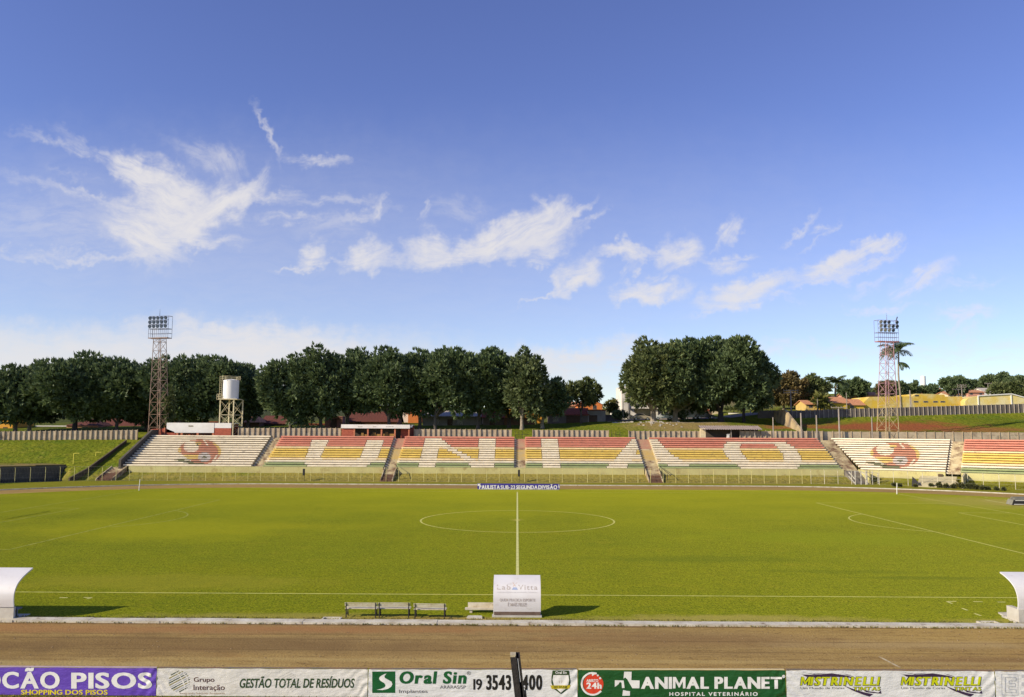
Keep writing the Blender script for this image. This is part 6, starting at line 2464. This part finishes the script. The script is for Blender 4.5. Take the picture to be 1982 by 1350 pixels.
def on_shell(u, v):
    """A point on the shelter's back at photograph position (u, v), just clear of the skin."""
    i = 0
    while i < len(ys) - 2 and not (ys[i] >= v >= ys[i + 1]):
        i += 1
    f = (ys[i] - v) / (ys[i] - ys[i + 1])
    y = pr[i][0] + (pr[i + 1][0] - pr[i][0]) * f
    z = pr[i][1] + (pr[i + 1][1] - pr[i][1]) * f
    d = Vector((pr[i + 1][0] - pr[i][0], pr[i + 1][1] - pr[i][1])).normalized()
    return Vector((P(u, v, y).x, y - d.y * .008, z + d.x * .008))


FADED = mat('faded_print', (.40, .34, .29), (.48, .42, .37), 4, rough=.6)
FADED_B = mat('faded_blue', (.30, .36, .52), (.36, .42, .56), 4, rough=.6)
FADED_O = mat('faded_orange', (.56, .36, .24), (.56, .42, .32), 4, rough=.6)
lettering('Lab', FADED, t, (962, 988, 1142, 1132.5), on_shell, .004, 0, 1.2)
lettering('Vitta', FADED, t, (1003, 1040, 1142, 1132.5), on_shell, .004, 0, 1.2)
lettering('LABORATÓRIO DE ANÁLISES CLÍNICAS', mat('fainter_print', (.56, .53, .49), (.6, .57, .54), 4), t, (962, 1040, 1148, 1145.5), on_shell)
lettering('QUEM PRATICA ESPORTE', FADED, t, (967, 1036, 1165.5, 1159), on_shell, .012)
lettering('É MAIS FELIZ!', FADED, t, (983, 1019.5, 1174, 1166), on_shell, .012)
poly_part('flask_mark', [[(993.5, 1137.5), (999.5, 1137.5), (1002.5, 1142), (990.5, 1142)]], FADED_B, t, on_shell)
poly_part('flask_outline', [[(992, 1128), (993, 1128), (998, 1135), (997, 1135.5)], [(1000.5, 1128), (1001.2, 1128), (993.5, 1136), (992.5, 1135.5)]], FADED_O, t, on_shell)

# low white bench behind the middle shelter, slab and drain boxes
b = MB()
WOODW = mat('worn_white_wood', (.66, .60, .46), (.50, .42, .28), 2.5, rough=.8, bump=.2, bscale=12, col3=(.30, .22, .13), scale3=5, edge3=(.62, .76))
b.box(-2.42, -.3, 38.75, 39.05, .15, .21)
b.box(-2.30, -.3, 39.06, 39.12, .20, .42)
for x in (-2.2, -.6):
    b.box(x, x + .12, 38.8, 39.05, 0, .15)
tag(b.build('low_bench', WOODW), 'low white bench partly hidden behind the small middle shelter', 'bench')
b = MB()
p = G(903, 1198)
b.prism([(p.x, p.y, 0), (p.x + .72, p.y - .03, 0), (p.x + .68, p.y + .34, 0), (p.x + .06, p.y + .36, 0)], (0, 0, .07))
tag(b.build('concrete_slab', KERB), 'small broken white slab on the ground before the small middle shelter', 'slab')
for (u, lab) in ((643, 'white concrete drain box at the kerb beside the first bench'), (1892, 'white concrete drain box at the kerb near the shelter by the paint boards')):
    p = G(u, 1200)
    b = MB()
    x0, x1, y0, y1 = p.x - .42, p.x + .42, 37.0, 37.42
    b.box(x0, x1, y1 - .07, y1, 0, .10)
    b.box(x0, x0 + .07, y0, y1 - .072, 0, .10)
    b.box(x1 - .07, x1, y0, y1 - .072, 0, .10)
    b.box(x0 + .072, x1 - .072, y0, y1 - .072, 0, .03)
    tag(b.build('drain_box', KERB), lab, 'drain')

# three park benches facing the pitch
IRON = mat('bench_iron', (.045, .04, .035), (.03, .025, .022), 4, rough=.7)


def bench():
    t = thing('park_bench', (0, 0, 0), 'white slatted bench', 'bench', 'benches beside the track')
    w = .74
    b = MB()
    for z, y in ((.665, -.02), (.60, .0), (.545, .01)):
        b.box(-w, w, y - .015, y + .015, z - .016, z + .016)
    b.box(-.02, .02, .018, .03, .52, .66)
    b.build('backrest', WOODW, t, world=False)
    b = MB()
    for k in range(4):
        b.box(-w, w, .07 + k * .095, .15 + k * .095, .385, .42)
    b.build('seat', WOODW, t, world=False)
    for s in (-1, 1):
        x = s * (w - .07)
        b = MB()
        b.bar((x, .03, 0), (x, .0, .40), .045)
        b.bar((x, .0, .40), (x, -.035, .68), .04)
        b.bar((x, .46, 0), (x, .36, .22), .045)
        b.bar((x, .36, .22), (x, .44, .38), .045)
        b.bar((x, .02, .365), (x, .46, .365), .04)
        b.bar((x, .02, .14), (x, .38, .2), .03)
        b.build('leg', IRON, t, world=False)
    return t


proto = bench()
for i, (u0, u1, lab) in enumerate([(667, 729, 'white slatted bench with dark iron legs, closest to the drain box'), (731.5, 793, 'white slatted bench between its two twins'),
                                   (799, 864, 'white slatted bench closest to the small middle shelter')]):
    o = proto if i == 0 else copy_tree(proto)
    p = G((u0 + u1) / 2, 1196.5 if i < 2 else 1198.5)
    o.location = (p.x, p.y, 0)
    o.rotation_euler = (0, 0, (-.01, .012, -.02)[i])
    o['label'] = lab

# ------------------------------------------------------------------ things round the pitch
p0, p1 = P(924, 949, 116.6), P(1083.5, 949.5, 116.4)
t = thing('sponsor_board', ((p0.x + p1.x) / 2, 116.5, 0), 'long blue championship board standing on the far side of the halfway line', 'advertising board')
BLUE = mat('blue_board', lin(66, 56, 142), lin(56, 46, 122), .6, rough=.5)
zt_ = P(1000, 936.5, 116.5).z
b = MB()
b.box(p0.x, p1.x, 116.5, 116.58, .10, zt_)
b.build('panel', BLUE, t)
b = MB()
b.box(p0.x + .1, p1.x - .1, 116.42, 116.66, 0, .098)
b.build('base_strip', mat('pale_base', (.36, .36, .28), (.28, .28, .2), 2), t)
SB = lambda u, v: P(u, v, 116.48)
for body, u0, u1, v0, v1, hv in (('PAULISTA', 927.5, 967.5, 939.3, 947, .05), ('SUB-23', 969, 997, 939.8, 947, .01), ('SEGUNDA', 999, 1040.5, 939.8, 947.2, .03), ('DIVISÃO', 1042, 1078.5, 937.6, 947.4, .03)):
    lettering(body, INK['white'], t, (u0, u1, v1, v0), SB, .015, 0, 1.05, heavy=hv)
poly_part('chevron', [[(924.6, 936.8), (931, 936.8), (926.5, 941), (924.6, 941)], [(1080, 940), (1081, 940), (1082.8, 946), (1081.8, 946)], [(1081, 937.5), (1082, 937.5), (1083.2, 943), (1083.2, 946)]], INK['white'], t, SB)
for px in (930, 980, 1030, 1078):
    b = MB()
    q = P(px, 945, 116.6)
    b.bar((q.x, 116.6, zt_ - .2), (q.x, 117.2, .02), .05)
    b.build('rear_strut', STEEL, t)

POSTW = mat('flag_post', (.80, .78, .70), (.7, .66, .55), 2, rough=.5)
for u, v, lab in ((269, 950, 'white corner post by the curved end of the fence'), (1736, 957, 'white corner post before the white gate posts')):
    p = G(u, v)
    b = MB()
    b.tube([(p.x, p.y, -.05), (p.x + .03, p.y, .8), (p.x + .07, p.y, 1.55)], [.055, .05, .045], 8)
    tag(b.build('corner_post', POSTW), lab, 'corner post', 'bare corner posts of the pitch')

t = thing('goal', (XL, YC, 0), 'white goal frame at the pitch end, standing just past the frame edge', 'goal')
for y in (YC - 3.66, YC + 3.66):
    b = MB()
    b.tube([(XL, y, -.05), (XL, y, 2.44)], .06, 10)
    b.build('goalpost', POSTW, t)
b = MB()
b.tube([(XL, YC - 3.72, 2.44), (XL, YC + 3.72, 2.44)], .06, 10)
b.build('crossbar', POSTW, t)

# padded jump mat at the end of its runway
p = G(1961, 978.5)
t = thing('jump_mat', (p.x, p.y, 0), 'dark padded landing mat with a weathered grey top, beside the runway line', 'landing mat')
b = MB()
x0, y0 = p.x + .0, p.y
b.hexa([(x0, y0, .04), (x0 + 6, y0 - .2, .04), (x0 + 6, y0 + 1.6, .04), (x0 + .2, y0 + 1.6, .04), (x0 + .22, y0 + .02, .60), (x0 + 6, y0 - .18, .60), (x0 + 6, y0 + 1.5, .64), (x0 + .4, y0 + 1.5, .64)])
b.build('padding', mat('black_vinyl', (.018, .016, .016), (.03, .028, .026), 3, rough=.6), t)
b = MB()
b.hexa([(x0 + .30, y0 + .08, .61), (x0 + 6, y0 - .1, .61), (x0 + 6, y0 + 1.5, .645), (x0 + .5, y0 + 1.5, .645), (x0 + .5, y0 + .3, .74), (x0 + 6, y0 + .2, .76), (x0 + 6, y0 + 1.4, .92), (x0 + .7, y0 + 1.4, .90)])
b.build('top_cover', mat('weathered_cover', (.20, .19, .13), (.11, .105, .08), 2.5, rough=.95, bump=.6, bscale=4), t)
b = MB()
b.prism([(x0 - .06, y0 + .1, .04), (x0 + .16, y0 + .1, .62), (x0 + .36, y0 + 1.45, .66), (x0 + .1, y0 + 1.5, .04)], (-.05, 0, 0))
b.build('end_flap', mat('pale_flap', (.26, .25, .19), (.18, .17, .13), 2), t)
b = MB()
b.bar((x0 + .3, y0 - .03, .56), (x0 + 6, y0 - .23, .56), .06)
b.bar((x0 + .1, y0 - .06, .12), (x0 + 1.2, y0 - .1, .12), .06)
b.build('trim', POSTW, t)

# small yellow goal on the grass bank
YEL = mat('yellow_pipe', lin(226, 214, 84), lin(196, 184, 70), 3, rough=.6)
t = thing('training_goal', (P(143, 895, 140).x, 140, hz(-77, 140)), 'small yellow pipe goal standing on the grass bank by the retaining wall', 'goal')
pa, pb_ = P(143, 878, 140), P(186, 876, 143.5)
za_, zb2 = hz(pa.x, 140), hz(pb_.x, 143.5)
for q, y, z, nm in ((pa, 140, za_, 'goalpost'), (pb_, 143.5, zb2, 'goalpost')):
    b = MB()
    b.tube([(q.x, y, z - .1), (q.x, y, q.z)], .07, 8)
    b.build(nm, YEL, t)
    b = MB()
    b.tube([(q.x, y, q.z), (q.x + .9, y + .1, q.z + .02)], .06, 8)
    b.build('top_bar', YEL, t)

# clipped little bushes along the outer kerb
LEAF_S = leaf_material('hedge_leaf', (.06, .07, .025), (.16, .15, .06))
for i, (u, v, r) in enumerate([(1731, 942, .5), (1742, 943, .45), (1772, 943.5, .4), (1803, 943.5, .5), (1818, 944.5, .8), (1832, 945.5, .65), (1845, 946, .6), (1861, 946.2, .8), (1877, 947.5, .8),
                               (1890, 948.2, .65), (1901, 948.8, .6), (1912, 949, .45), (1928, 950, .45), (1943, 950.5, .4)]):
    p = G(u, v)
    rng = np.random.default_rng(200 + i)
    t = thing('small_bush', (p.x, p.y, 0), ['tiny round bush by the white gate posts, first of the row', 'second tiny bush of the row by the gate posts', 'tiny low bush between the gate and entrance ramp',
              'small bush in line with the dark wedge wall', 'rounded bush just past the dark wedge wall', 'bush below the first leaning rail of the ramp', 'bush below the middle of the entrance ramp',
              'largest bush before the sloping ramp', 'dark bush at the ramp corner', 'bush before the tall ramp side wall', 'bush just past the ramp side wall', 'small bush under the first fence bay past the ramp',
              'low bush two fence bays past the ramp', 'last little bush of the row, near the frame edge'][i], 'bush', 'clipped bushes along the kerb')
    pts, nrm, lb = crown_points((p.x, p.y, r * .5), (r * .48, r * .48, r * .45), rng, 7, int(140 * r + 60))
    me = leaf_mesh('foliage', LEAF_S, pts, nrm, rng, k=3, ln=.26, wd=.09)
    o = bpy.data.objects.new('foliage', me)
    C.objects.link(o)
    o.parent = t
    o.location = -Vector(t.location)
    b = MB()
    b.tube([(p.x, p.y, -.05), (p.x, p.y, r * .5)], [.05, .03], 6)
    b.build('stem', BARK, t)
